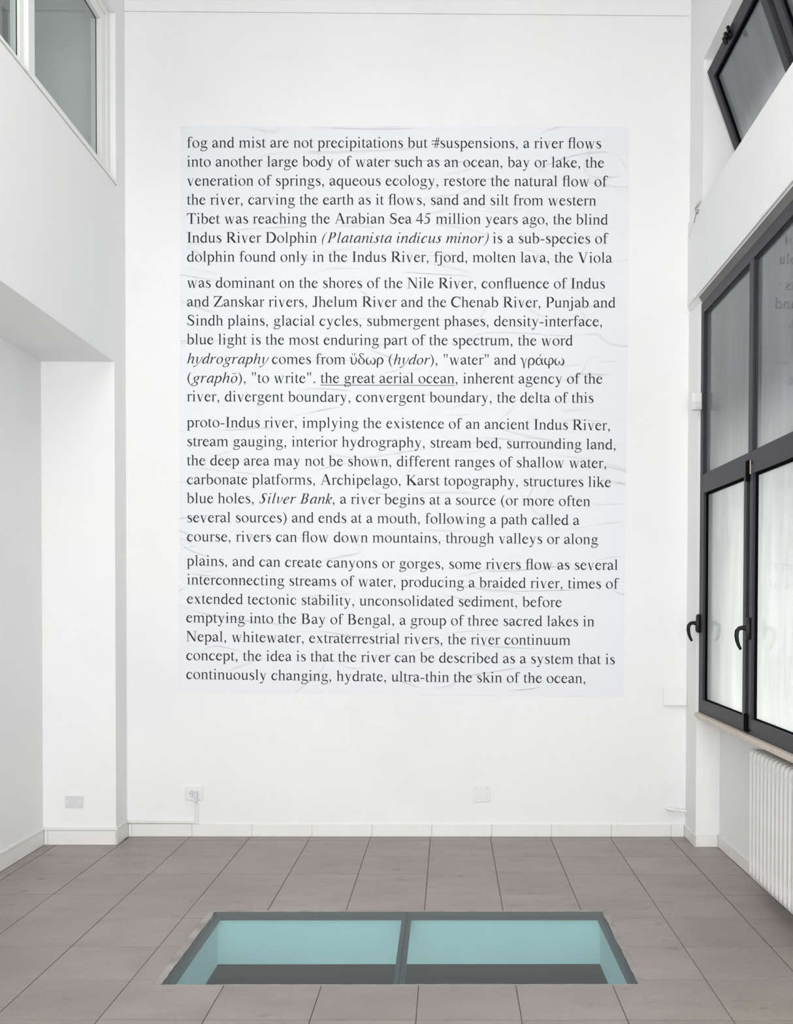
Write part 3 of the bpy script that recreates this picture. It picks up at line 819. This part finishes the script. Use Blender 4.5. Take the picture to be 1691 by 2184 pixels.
def ARCH(l, r, top=460, w=80):                # n-arch from stem edge l to right stem centre r
    return S((l-6, 352, 18), (l+45, 402, 26), (l+100, 424, 50), (r-38, 410, 72), (r-4, 350, w), (r, 280, w), (r, 200, w))
def shift(g, dx, dy=0): return [[(x+dx, y+dy) for x, y in p] for p in g]
def sk(g, k=.277, m=1.12): return [[(x*m+k*y-8, y) for x, y in p] for p in g]
BD = lambda: S((352, 352, 20), (318, 408, 30), (250, 432, 40), (150, 388, 74), (70, 222, 86), (120, 78, 88), (215, 30, 66), (290, 38, 40), (350, 84, 24))
G = {}
G[' '] = (250, [])
G['a'] = (444, D(84, 336, 38, 36) + S((60, 350, 34), (82, 405, 34), (150, 440, 34), (235, 436, 52), (305, 375, 80), (322, 290, 82), (322, 110, 82), (338, 58, 70), (372, 44, 46), (405, 52, 26), (442, 78, 14))
  + S((320, 278, 16), (240, 246, 26), (130, 200, 56), (78, 140, 80), (80, 85, 84), (130, 38, 80), (200, 40, 52), (262, 66, 30), (320, 110, 20)))
G['b'] = (500, BX(70, 150, 34, 545) + FL(70, 150, 3, 683) + S((142, 352, 18), (190, 405, 28), (262, 424, 56), (360, 380, 82), (424, 232, 88), (380, 90, 70), (300, 18, 36), (235, 4, 26), (170, 12, 28), (108, 40, 46)))
G['c'] = (444, D(356, 352, 36, 38) + S((376, 372, 40), (340, 420, 32), (262, 444, 30), (160, 404, 66), (72, 236, 88), (116, 88, 92), (220, 28, 76), (310, 46, 50), (372, 104, 24), (408, 158, 12)))
G['d'] = (500, BX(342, 422, 50, 545) + FL(342, 422, 278, 683) + BD() + P((422, 110), (422, 66), (440, 46), (491, 48), (491, 34), (350, -10), (342, -10), (342, 110)))
G['e'] = (444, BX(92, 400, 276, 306) + S((360, 276, 76), (352, 340, 74), (312, 405, 50), (240, 444, 32), (145, 396, 64), (68, 236, 86), (116, 88, 92), (222, 30, 76), (312, 46, 48), (376, 104, 24), (420, 160, 12)))
G['f'] = (333, BX(103, 184, 0, 500) + FT(103, 184, 21, 280) + BX(20, 305, 420, 450) + S((144, 480, 81), (146, 560, 80), (172, 622, 62), (230, 660, 40), (300, 664, 34), (340, 640, 34)) + D(342, 620, 38))
G['fl'] = (556, BX(103, 184, 0, 500) + FT(103, 184, 21, 260) + BX(20, 395, 420, 450) + S((144, 480, 81), (146, 560, 80), (178, 620, 64), (250, 662, 40), (330, 668, 32), (400, 668, 32), (460, 676, 18)) + BX(381, 462, 0, 680) + FT(381, 462, 308, 540))
G['g'] = (500, O(242, 306, 162, 155, 80, 126, 6) + P((330, 428), (345, 436), (470, 432), (470, 392), (380, 390)) + S((172, 178, 18), (110, 132, 26), (88, 92, 44), (130, 56, 62), (230, 42, 72), (350, 30, 78), (428, -6, 64), (448, -62, 40), (410, -130, 34), (330, -182, 34), (220, -202, 34), (110, -186, 44), (64, -138, 56), (86, -80, 34), (130, -40, 22), (190, 0, 18)))
G['h'] = (500, BX(77, 157, 0, 545) + FL(77, 157, 9, 683) + FT(77, 157, 9, 226) + ARCH(157, 382) + BX(342, 422, 0, 300) + FT(342, 422, 276, 487))
G['i'] = (278, STL(96, 177, 0, 18, 16, 253) + D(130, 634, 48))
G['j'] = (278, STL(96, 178, -60, 18) + S((137, -40, 82), (134, -110, 76), (100, -178, 44), (40, -200, 32), (-20, -196, 34)) + D(-30, -168, 40) + D(134, 634, 48))
G['k'] = (500, BX(77, 157, 0, 545) + FL(77, 157, 9, 683) + FT(77, 157, 9, 226) + S((150, 212, 26), (385, 432, 32)) + S((222, 300, 88), (415, 20, 88)) + BX(290, 478, 435, 450) + P((305, 15), (280, 0), (505, 0), (505, 14), (470, 26), (440, 60), (360, 60)))
G['l'] = (278, BX(96, 177, 0, 545) + FL(96, 177, 19, 683) + FT(96, 177, 21, 257))
G['m'] = (778, STL(79, 158, 0, 17, 17, 222) + ARCH(158, 386) + BX(346, 426, 0, 300) + FT(346, 426, 286, 488) + ARCH(426, 656) + BX(616, 696, 0, 300) + FT(616, 696, 556, 762))
G['n'] = (500, STL(79, 158, 0, 17, 17, 222) + ARCH(158, 382) + BX(342, 422, 0, 300) + FT(342, 422, 278, 486))
G['o'] = (500, O(250, 225, 221, 235, 132, 208, 10))
G['p'] = (500, STL(75, 156, -217, 10, 5, 246) + S((148, 352, 18), (196, 405, 28), (268, 424, 56), (362, 380, 82), (424, 228, 88), (374, 82, 76), (290, 16, 44), (215, 20, 34), (148, 76, 20)))
G['q'] = (500, BX(342, 423, -217, 440) + FT(342, 423, 258, 488, -217) + BD() + P((342, 400), (342, 440), (416, 460), (423, 460), (423, 400)))
G['r'] = (333, STL(80, 160, 0, 6, 5, 246) + S((152, 345, 16), (196, 402, 26), (240, 432, 40), (292, 424, 52)) + D(292, 408, 42, 40))
G['s'] = (389, S((306, 352, 12), (280, 412, 24), (205, 444, 30), (130, 420, 54), (98, 355, 74), (140, 290, 84), (230, 232, 92), (302, 170, 88), (310, 96, 74), (258, 28, 46), (178, 6, 30), (100, 44, 28), (66, 118, 12)) + P((298, 448), (312, 448), (318, 330), (306, 330)) + P((52, 150), (66, 150), (70, 8), (56, 2)))
G['t'] = (278, BX(72, 152, 60, 460) + P((20, 420), (255, 420), (255, 450), (152, 450), (152, 578), (142, 578), (100, 500), (20, 436)) + S((112, 90, 80), (124, 46, 72), (164, 22, 56), (215, 32, 34), (276, 78, 12)))
G['u'] = (500, BX(72, 152, 120, 450) + BX(9, 100, 435, 450) + S((112, 140, 80), (124, 72, 80), (180, 28, 66), (255, 34, 42), (345, 104, 22)) + BX(338, 418, 44, 450) + BX(262, 360, 435, 450) + P((418, 110), (418, 72), (436, 50), (479, 50), (479, 36), (346, -10), (338, -10), (338, 110)))
def DG(x0, y0, x1, y1, w):                    # diagonal of horizontal width w
    return P((x0-w/2, y0), (x0+w/2, y0), (x1+w/2, y1), (x1-w/2, y1))
G['v'] = (500, DG(114, 440, 256, -14, 88) + DG(393, 440, 256, -14, 30) + BX(19, 215, 435, 450) + BX(336, 477, 435, 450) + P((212, -14), (270, -14), (290, 60), (235, 90)))
G['w'] = (722, DG(112, 440, 238, -14, 84) + DG(348, 400, 240, -14, 30) + DG(356, 440, 482, -14, 84) + DG(612, 440, 484, -14, 30) + BX(21, 206, 435, 450) + BX(258, 450, 435, 450) + BX(556, 694, 435, 450))
G['x'] = (500, DG(120, 440, 382, 10, 104) + DG(372, 440, 110, 10, 36) + BX(24, 220, 435, 450) + BX(308, 447, 435, 450) + BX(17, 172, 0, 15) + BX(284, 479, 0, 15))
G['y'] = (500, DG(112, 440, 280, 20, 90) + S((402, 440, 30), (290, 110, 32), (222, -80, 34), (170, -172, 42), (100, -186, 50)) + D(80, -176, 42) + BX(14, 210, 435, 450) + BX(336, 475, 435, 450))
G['z'] = (444, BX(40, 405, 420, 450) + BX(27, 412, 0, 30) + P((300, 430), (405, 450), (132, 24), (27, 0)) + P((35, 330), (50, 330), (66, 395), (110, 422), (110, 450), (42, 450)) + P((418, 140), (403, 140), (385, 60), (330, 28), (330, 0), (412, 0)))
# capitals, figures, marks
def CS(l, r, a, b, top=662): return BX(l, r, 0, top) + FT(l, r, a, b, 0, 19) + FT(l, r, a, b, top, 19, -1)
G['A'] = (722, DG(352, 674, 592, 30, 112) + DG(334, 655, 118, 18, 38) + P((308, 590), (334, 674), (370, 674), (380, 600)) + BX(185, 500, 216, 252) + BX(15, 213, 0, 19) + P((451, 0), (706, 0), (706, 19), (665, 32), (630, 70), (520, 70), (500, 28), (451, 19)))
G['B'] = (667, CS(112, 214, 17, 262) + BX(200, 340, 628, 662) + BX(200, 370, 330, 362) + BX(200, 360, 0, 36) + S((320, 645, 34), (420, 615, 66), (470, 510, 100), (415, 385, 68), (340, 348, 26)) + S((340, 346, 30), (470, 300, 84), (535, 180, 108), (470, 60, 84), (340, 18, 36)))
G['C'] = (667, S((606, 480, 16), (560, 580, 40), (460, 640, 44), (340, 650, 50), (170, 560, 98), (84, 340, 112), (150, 130, 112), (320, 30, 76), (470, 30, 46), (570, 90, 26), (628, 150, 16)) + P((590, 676), (612, 676), (618, 455), (600, 455), (560, 600)))
G['D'] = (722, CS(112, 214, 16, 262) + BX(200, 330, 625, 662) + BX(200, 330, 0, 37) + S((300, 643, 38), (440, 620, 72), (560, 520, 104), (628, 335, 114), (560, 140, 104), (440, 40, 74), (300, 18, 38)))
G['I'] = (333, CS(115, 217, 18, 315))
G['J'] = (389, BX(190, 292, 120, 662) + FT(190, 292, 86, 370, 662, 19, -1) + S((241, 150, 102), (236, 70, 94), (190, 12, 56), (130, 2, 36), (80, 10, 38)) + D(62, 42, 48))
G['K'] = (722, CS(118, 220, 34, 316) + S((205, 290, 30), (560, 630, 40)) + S((280, 400, 116), (610, 30, 118)) + BX(420, 690, 643, 662) + P((400, 0), (723, 0), (723, 19), (680, 30), (630, 70), (510, 60), (450, 25), (400, 19)))
G['N'] = (722, BX(108, 146, 20, 620) + BX(12, 242, 0, 19) + BX(568, 606, 0, 640) + BX(470, 707, 643, 662) + DG(150, 655, 575, 10, 120) + P((12, 662), (180, 662), (200, 610), (100, 610), (60, 640), (12, 645)) + P((540, 60), (606, -11), (590, -11), (500, 90)))
G['P'] = (556, CS(100, 202, 16, 292) + BX(190, 320, 628, 662) + BX(190, 310, 290, 322) + S((290, 645, 34), (400, 618, 70), (488, 480, 108), (410, 335, 72), (290, 306, 30)))
G['R'] = (667, CS(103, 205, 17, 294) + BX(190, 320, 628, 662) + BX(190, 320, 318, 348) + S((290, 645, 34), (410, 615, 72), (484, 492, 108), (420, 372, 72), (290, 334, 30)) + S((300, 345, 110), (560, 25, 116)) + P((500, 70), (659, 19), (659, 0), (510, 0)))
G['S'] = (556, S((446, 490, 16), (410, 590, 34), (300, 650, 40), (180, 620, 64), (118, 530, 82), (160, 430, 96), (290, 340, 102), (410, 260, 98), (440, 160, 86), (380, 50, 70), (260, 8, 42), (120, 70, 36), (62, 180, 16)) + P((425, 676), (443, 676), (460, 463), (440, 463), (420, 600)) + P((42, 199), (60, 199), (74, -14), (56, -14)))
G['T'] = (611, BX(254, 357, 0, 650) + FT(254, 357, 160, 452, 0, 19) + BX(35, 576, 622, 662) + P((17, 492), (42, 492), (62, 570), (110, 622), (110, 662), (30, 662)) + P((593, 492), (569, 492), (548, 570), (500, 622), (500, 662), (581, 662)))
G['V'] = (722, DG(150, 650, 385, -11, 114) + DG(586, 650, 380, -11, 36) + BX(16, 276, 643, 662) + BX(475, 697, 643, 662))
G['Z'] = (611, BX(50, 570, 620, 662) + BX(9, 575, 0, 42) + P((440, 640), (570, 662), (148, 30), (9, 0)) + P((32, 480), (52, 480), (80, 580), (150, 622), (150, 662), (42, 662)) + P((597, 190), (577, 190), (545, 80), (470, 38), (470, 0), (575, 0)))
G['4'] = (500, BX(292, 370, 0, 676) + BX(12, 472, 167, 231) + DG(326, 676, 34, 200, 44))
G['5'] = (500, P((165, 600), (400, 600), (434, 676), (438, 688), (424, 688), (408, 668), (174, 662)) + P((174, 662), (196, 640), (128, 430), (104, 418), (90, 430)) + S((112, 424, 44), (220, 404, 56), (315, 350, 76), (350, 240, 90), (310, 100, 80), (220, 22, 42), (120, 22, 50), (62, 52, 40)) + D(66, 42, 36))
G[','] = (250, D(112, 48, 52) + S((132, 40, 60), (142, -10, 44), (118, -80, 26), (70, -132, 12)))
G['.'] = (250, D(124, 45, 54))
G['-'] = (333, BX(39, 285, 194, 257))
G['('] = (333, S((298, 672, 12), (180, 540, 46), (96, 250, 80), (180, -40, 46), (298, -172, 12)))
G[')'] = (333, S((35, 672, 12), (153, 540, 46), (237, 250, 80), (153, -40, 46), (35, -172, 12)))
G['#'] = (500, DG(340, 662, 206, 0, 48) + DG(460, 662, 326, 0, 48) + BX(5, 496, 410, 458) + BX(5, 496, 205, 253))
G['"'] = (408, P((77, 676), (165, 676), (134, 431), (108, 431)) + P((243, 676), (331, 676), (300, 431), (274, 431)))
# Greek
RHO = S((80, -217, 60), (80, -60, 74), (84, 120, 80), (100, 300, 84), (170, 405, 60), (262, 436, 44), (370, 380, 80), (424, 232, 90), (370, 70, 70), (262, 8, 34), (170, 40, 26), (118, 110, 18))
ALF = S((470, 440, 50), (420, 250, 40), (360, 100, 30), (270, 14, 40), (180, 8, 50), (80, 110, 84), (78, 300, 82), (160, 420, 60), (250, 446, 32), (350, 370, 56), (420, 160, 78), (452, 50, 66), (500, 20, 30), (535, 70, 12))
OMG = S((236, 440, 12), (130, 390, 40), (68, 230, 84), (110, 50, 80), (200, 10, 50), (300, 60, 30), (342, 250, 58)) + S((342, 250, 58), (384, 60, 30), (484, 10, 50), (576, 50, 80), (620, 230, 84), (556, 390, 40), (450, 440, 12))
UPS = S((10, 380, 14), (60, 436, 46), (108, 400, 76), (118, 200, 80), (140, 60, 80), (230, 10, 50), (350, 60, 50), (420, 230, 70), (400, 380, 60), (330, 448, 20))
TON = P((255, 520), (330, 690), (390, 690), (285, 520))
G['υ'] = (500, UPS + S((130, 690, 46), (185, 665, 34), (170, 600, 22), (130, 560, 12)) + P((255, 530), (300, 710), (370, 710), (285, 530)))
G['δ'] = (500, O(246, 205, 216, 215, 128, 188, 8) + S((330, 360, 44), (180, 520, 70), (128, 600, 60), (170, 672, 34), (260, 680, 40), (370, 640, 50)) + D(376, 636, 36))
G['ω'] = (687, OMG)
G['ρ'] = (500, RHO)
G['γ'] = (460, S((8, 370, 12), (50, 436, 44), (110, 400, 72), (180, 200, 60), (232, -10, 66), (240, -140, 80), (230, -205, 60)) + S((245, -60, 24), (310, 150, 26), (400, 440, 36)))
G['α'] = (552, ALF + TON)
G['φ'] = (650, S((200, 450, 16), (90, 380, 60), (62, 230, 84), (120, 60, 80), (300, 8, 36), (480, 40, 50), (590, 200, 84), (560, 380, 72), (450, 446, 40), (360, 400, 40), (330, 250, 60), (328, 60, 70), (328, -217, 78)))
# italics (built upright, then slanted)
I = {}
def IS(x, y0, y1, w=66): return S((x, y0, w), (x, y1, w))
def IN(x): return S((x-88, 335, 10), (x-52, 400, 26), (x-14, 420, 52), (x, 370, 64), (x, 300, 66))     # entry
def EX(x): return S((x, 110, 66), (x+4, 50, 60), (x+38, 18, 38), (x+80, 40, 22), (x+112, 90, 10))      # exit
ARI = lambda l, r: S((l+4, 150, 14), (l+40, 270, 22), (l+110, 390, 34), (r-50, 425, 54), (r-6, 380, 66), (r, 300, 66))
BOW = S((322, 330, 18), (270, 415, 34), (190, 420, 50), (100, 300, 74), (62, 150, 78), (98, 40, 66), (160, 25, 38), (250, 110, 26), (318, 220, 16))
I[' '] = G[' ']
I['a'] = (500, sk(BOW + IS(322, 90, 435) + EX(322)))
I['d'] = (500, sk(BOW + IS(322, 90, 665) + EX(322) + BX(230, 355, 655, 672)))
I['n'] = (500, sk(IS(88, 0, 320) + IN(88) + ARI(88, 320) + IS(320, 90, 310) + EX(320)))
I['m'] = (722, sk(IS(84, 0, 320) + IN(84) + ARI(84, 300) + IS(300, 0, 310) + ARI(300, 520) + IS(520, 90, 310) + EX(520)))
I['h'] = (500, sk(IS(76, 0, 665) + BX(-20, 108, 655, 672) + ARI(76, 312) + IS(312, 90, 310) + EX(312)))
I['i'] = (278, sk(IS(84, 90, 320) + IN(84) + EX(84) + D(78, 620, 44)))
I['l'] = (278, sk(IS(88, 90, 665) + BX(-10, 120, 655, 672) + EX(88)))
I['t'] = (278, sk(IS(88, 90, 440) + EX(88) + P((10, 405), (210, 405), (210, 432), (121, 432), (121, 540), (10, 418))))
I['u'] = (500, sk(IN(84) + IS(84, 110, 330) + S((84, 120, 66), (90, 50, 66), (140, 22, 48), (210, 80, 28), (300, 230, 16)) + IS(318, 90, 432) + EX(318)))
I['c'] = (444, sk(D(275, 350, 34) + S((290, 370, 34), (250, 420, 30), (170, 410, 50), (80, 280, 76), (66, 120, 80), (120, 24, 66), (210, 24, 38), (320, 110, 12))))
I['e'] = (444, sk(S((66, 190, 24), (180, 225, 28), (275, 300, 52), (270, 390, 52), (200, 424, 34), (110, 340, 62), (60, 190, 80), (80, 60, 80), (150, 14, 56), (240, 40, 28), (330, 115, 12))))
I['o'] = (500, sk(O(205, 215, 180, 228, 104, 196, 6)))
I['O'] = (500, sk(O(205, 215, 180, 228, 104, 196, 6)) + BX(150, 430, 570, 605))
I['r'] = (389, sk(IS(86, 0, 320) + IN(86) + S((90, 180, 14), (130, 310, 24), (200, 405, 40), (255, 415, 44)) + D(262, 398, 38)))
I['s'] = (389, sk(D(250, 355, 26) + S((262, 365, 22), (220, 425, 28), (140, 415, 46), (110, 340, 66), (170, 250, 84), (225, 150, 80), (190, 40, 50), (110, 8, 32), (40, 50, 26)) + D(42, 76, 32)))
I['p'] = (500, sk(IS(84, -205, 320) + IN(84) + BX(0, 170, -217, -202) + S((90, 250, 16), (150, 380, 28), (230, 420, 50), (325, 330, 76), (345, 180, 78), (270, 40, 56), (180, 6, 34), (100, 50, 22))))
I['g'] = (500, sk(O(190, 285, 150, 145, 72, 118, 4) + S((300, 400, 34), (400, 400, 40)) + S((140, 150, 20), (120, 95, 30), (180, 55, 50), (290, 10, 64), (330, -70, 56), (260, -175, 36), (130, -200, 32), (40, -150, 46), (60, -60, 34), (150, 20, 18))))
I['y'] = (444, sk(IN(96) + S((96, 330, 66), (110, 180, 64), (140, 20, 50)) + S((335, 435, 44), (345, 330, 40), (290, 130, 28), (180, -60, 28), (80, -180, 36), (20, -190, 40)) + D(16, -178, 34)))
I['v'] = (444, sk(IN(92) + S((92, 330, 66), (104, 180, 64), (130, 10, 44)) + S((130, 5, 20), (240, 130, 26), (310, 270, 36), (310, 360, 46), (280, 420, 40))))
I['k'] = (444, sk(IS(76, 0, 665) + BX(-20, 108, 655, 672) + S((80, 180, 16), (180, 330, 26), (260, 415, 44), (300, 370, 52), (240, 260, 34), (120, 220, 24)) + S((160, 230, 54), (215, 80, 58), (260, 20, 44), (340, 80, 12))))
I['P'] = (611, sk(BX(110, 206, 15, 640) + BX(20, 300, 0, 18) + BX(30, 330, 635, 653) + BX(200, 290, 292, 318) + S((270, 636, 32), (370, 610, 66), (430, 480, 98), (350, 335, 60), (240, 304, 26)), m=1))
I['B'] = (611, sk(BX(100, 196, 15, 640) + BX(10, 300, 0, 34) + BX(20, 320, 622, 653) + BX(190, 300, 325, 352) + S((280, 636, 32), (380, 610, 60), (410, 500, 90), (340, 370, 56), (260, 338, 26)) + S((280, 336, 26), (400, 300, 70), (440, 180, 96), (360, 50, 70), (250, 17, 34)), m=1))
I['S'] = (500, sk(S((352, 490, 14), (330, 590, 30), (245, 640, 36), (150, 600, 66), (112, 510, 86), (170, 400, 100), (270, 290, 104), (300, 170, 90), (250, 50, 60), (160, 8, 34), (60, 60, 30), (30, 180, 14)) + P((340, 660), (356, 660), (362, 470), (346, 470)) + P((18, 190), (34, 190), (40, -14), (26, -14)), m=1))
I['('] = (333, sk(S((200, 665, 12), (100, 520, 40), (50, 250, 66), (90, 0, 42), (150, -170, 12)), m=1))
I[')'] = (333, sk(S((110, 665, 12), (190, 500, 42), (230, 250, 66), (170, -20, 40), (40, -170, 12)), m=1))
def layout(s):
    it = False; x = 0; out = []; i = 0; us = ue = None
    while i < len(s):
        ch = s[i]
        if ch == '{': it = True; i += 1; continue
        if ch == '}': it = False; i += 1; continue
        if ch == '[': us = x; i += 1; continue
        if ch == ']': ue = x; i += 1; continue
        if not it and s[i:i+2] == 'fl': ch = 'fl'; i += 1
        w, g = (I if it else G)[ch]; out.append((x, g)); x += w; i += 1
    return x, out, us, ue
# text, left x, right x, baseline height at the left, in the middle (x = -0.277) and at the right end
LINES = [
 ('fog and mist are not precipitations but #suspensions, a river flows', -1.7098, 1.0291, 4.5579, 4.5669, 4.5717),
 ('into another large body of water such as an ocean, bay or lake, the', -1.7101, 1.0482, 4.4334, 4.4422, 4.4454),
 ('veneration of springs, aqueous ecology, restore the natural flow of', -1.7104, 1.0669, 4.3089, 4.3180, 4.3214),
 ('the river, carving the earth as it flows, sand and silt from western', -1.7106, 0.9970, 4.1846, 4.1931, 4.1958),
 ('Tibet was reaching the Arabian Sea 45 million years ago, the blind', -1.7109, 1.0754, 4.0598, 4.0688, 4.0711),
 ('Indus River Dolphin {(Platanista indicus minor)} is a sub-species of', -1.7112, 1.0730, 3.9359, 3.9428, 3.9461),
 ('dolphin found only in the Indus River, fjord, molten lava, the Viola', -1.7114, 1.1039, 3.8110, 3.8173, 3.8199),
 ('was dominant on the shores of the Nile River, confluence of Indus', -1.7118, 1.0591, 3.6405, 3.6455, 3.6497),
 ('and Zanskar rivers, Jhelum River and the Chenab River, Punjab and', -1.7121, 1.1284, 3.5163, 3.5211, 3.5244),
 ('Sindh plains, glacial cycles, submergent phases, density-interface,', -1.7124, 1.0449, 3.3920, 3.3959, 3.4005),
 ('blue light is the most enduring part of the spectrum, the word', -1.7126, 0.8461, 3.2677, 3.2701, 3.2728),
 ('{hydrography} comes from υδωρ ({hydor}), "water" and γραφω', -1.7129, 0.7906, 3.1414, 3.1423, 3.1442),
 ('({graphO}), "to write". [the great aerial ocean], inherent agency of the', -1.7132, 1.0451, 3.0150, 3.0181, 3.0213),
 ('river, divergent boundary, convergent boundary, the delta of this', -1.7134, 0.9872, 2.8923, 2.8930, 2.8941),
 ('proto-Indus river, implying the existence of an ancient Indus River,', -1.7138, 1.1012, 2.7211, 2.7202, 2.7126),
 ('stream gauging, interior hydrography, stream bed, surrounding land,', -1.7141, 1.1400, 2.5960, 2.5945, 2.5855),
 ('the deep area may not be shown, different ranges of shallow water,', -1.7144, 1.0782, 2.4695, 2.4681, 2.4627),
 ('carbonate platforms, Archipelago, Karst topography, structures like', -1.7146, 1.1052, 2.3436, 2.3435, 2.3357),
 ('blue holes, {Silver Bank}, a river begins at a source (or more often', -1.7149, 0.9680, 2.2195, 2.2166, 2.2081),
 ('several sources) and ends at a mouth, following a path called a', -1.7152, 0.8958, 2.0924, 2.0906, 2.0822),
 ('course, rivers can flow down mountains, through valleys or along', -1.7155, 1.0216, 1.9662, 1.9619, 1.9553),
 ('plains, and can create canyons or gorges, some rivers flow as several', -1.7158, 1.1553, 1.8057, 1.7917, 1.7848),
 ('interconnecting streams of water, producing a braided river, times of', -1.7161, 1.1570, 1.6803, 1.6688, 1.6598),
 ('extended tectonic stability, unconsolidated sediment, before', -1.7164, 0.7811, 1.5538, 1.5415, 1.5365),
 ('emptying into the Bay of Bengal, a group of three sacred lakes in', -1.7213, 0.9995, 1.4288, 1.4146, 1.4084),
 ('Nepal, whitewater, extraterrestrial rivers, the river continuum', -1.7216, 0.8403, 1.3031, 1.2890, 1.2837),
 ('concept, the idea is that the river can be described as a system that is', -1.7218, 1.1389, 1.1773, 1.1654, 1.1553),
 ('continuously changing, hydrate, ultra-thin the skin of the ocean,', -1.7221, 0.9469, 1.0514, 1.0364, 1.0285),
]
po_ = empty('text_poster', (-.27, YW, 2.83), label='very large pale paper poster of black serif text pasted on the back wall', cat='poster')
SHEETS = [(4.700, 4.715, 3.735, 3.745), (3.735, 3.745, 2.815, 2.822), (2.815, 2.822, 1.888, 1.880), (1.888, 1.880, .962, .938)]
for q, (tl, tr_, bl, br) in enumerate(SHEETS):
    xl, xr_ = -1.750-.005*q+(-.004 if q == 3 else 0), 1.212-.004*q+(.004 if q == 1 else 0)
    xb0, xb1 = xl-.004, xr_-.003
    y1 = YW-.0006-.00035*q
    ov = .006 if q else 0
    mb = MB()
    mb.v = [(xb0, y1, bl), (xb1, y1, br), (xr_, y1, tr_+ov), (xl, y1, tl+ov)]; mb.f = [(0, 1, 2, 3)]
    back = [(x, YW-.0001, z) for x, y, z in mb.v]; mb.v += back
    mb.f += [(7, 6, 5, 4), (0, 4, 5, 1), (1, 5, 6, 2), (2, 6, 7, 3), (3, 7, 4, 0)]
    sh = mb.obj('paper_sheet', PAPER, po_)
    for (t, x0, x1, zl, zm, zr) in LINES[q*7:q*7+7]:
        w, gl, us, ue = layout(t)
        k = (x1-x0)/w; xm = -.277
        def base(x):
            # quadratic through the three measured heights
            a, b, c = x0, xm, x1
            return zl*(x-b)*(x-c)/((a-b)*(a-c))+zm*(x-a)*(x-c)/((b-a)*(b-c))+zr*(x-a)*(x-b)/((c-a)*(c-b))
        V, F = [], []
        n = 0
        def put(pts, gx):
            global n_
            yo = y1-.0005-.000012*(len(F) % 7)
            b0 = len(V)
            for (px, pz) in pts:
                X = x0+(gx+px)*k
                V.append((X, yo, base(X)+pz*k))
            F.append(tuple(range(b0, b0+len(pts))))
        for gx, g_ in gl:
            for p in g_: put(p, gx)
        if us is not None:
            m = 24
            for j in range(m):
                a, b = us+(ue-us)*j/m, us+(ue-us)*(j+1)/m
                put([(a, -148), (b, -148), (b, -112), (a, -112)], 0)
        me = bpy.data.meshes.new('text_line'); me.from_pydata(V, [], F); me.update(); me.materials.append(INK)
        link('text_line', me, None, sh)
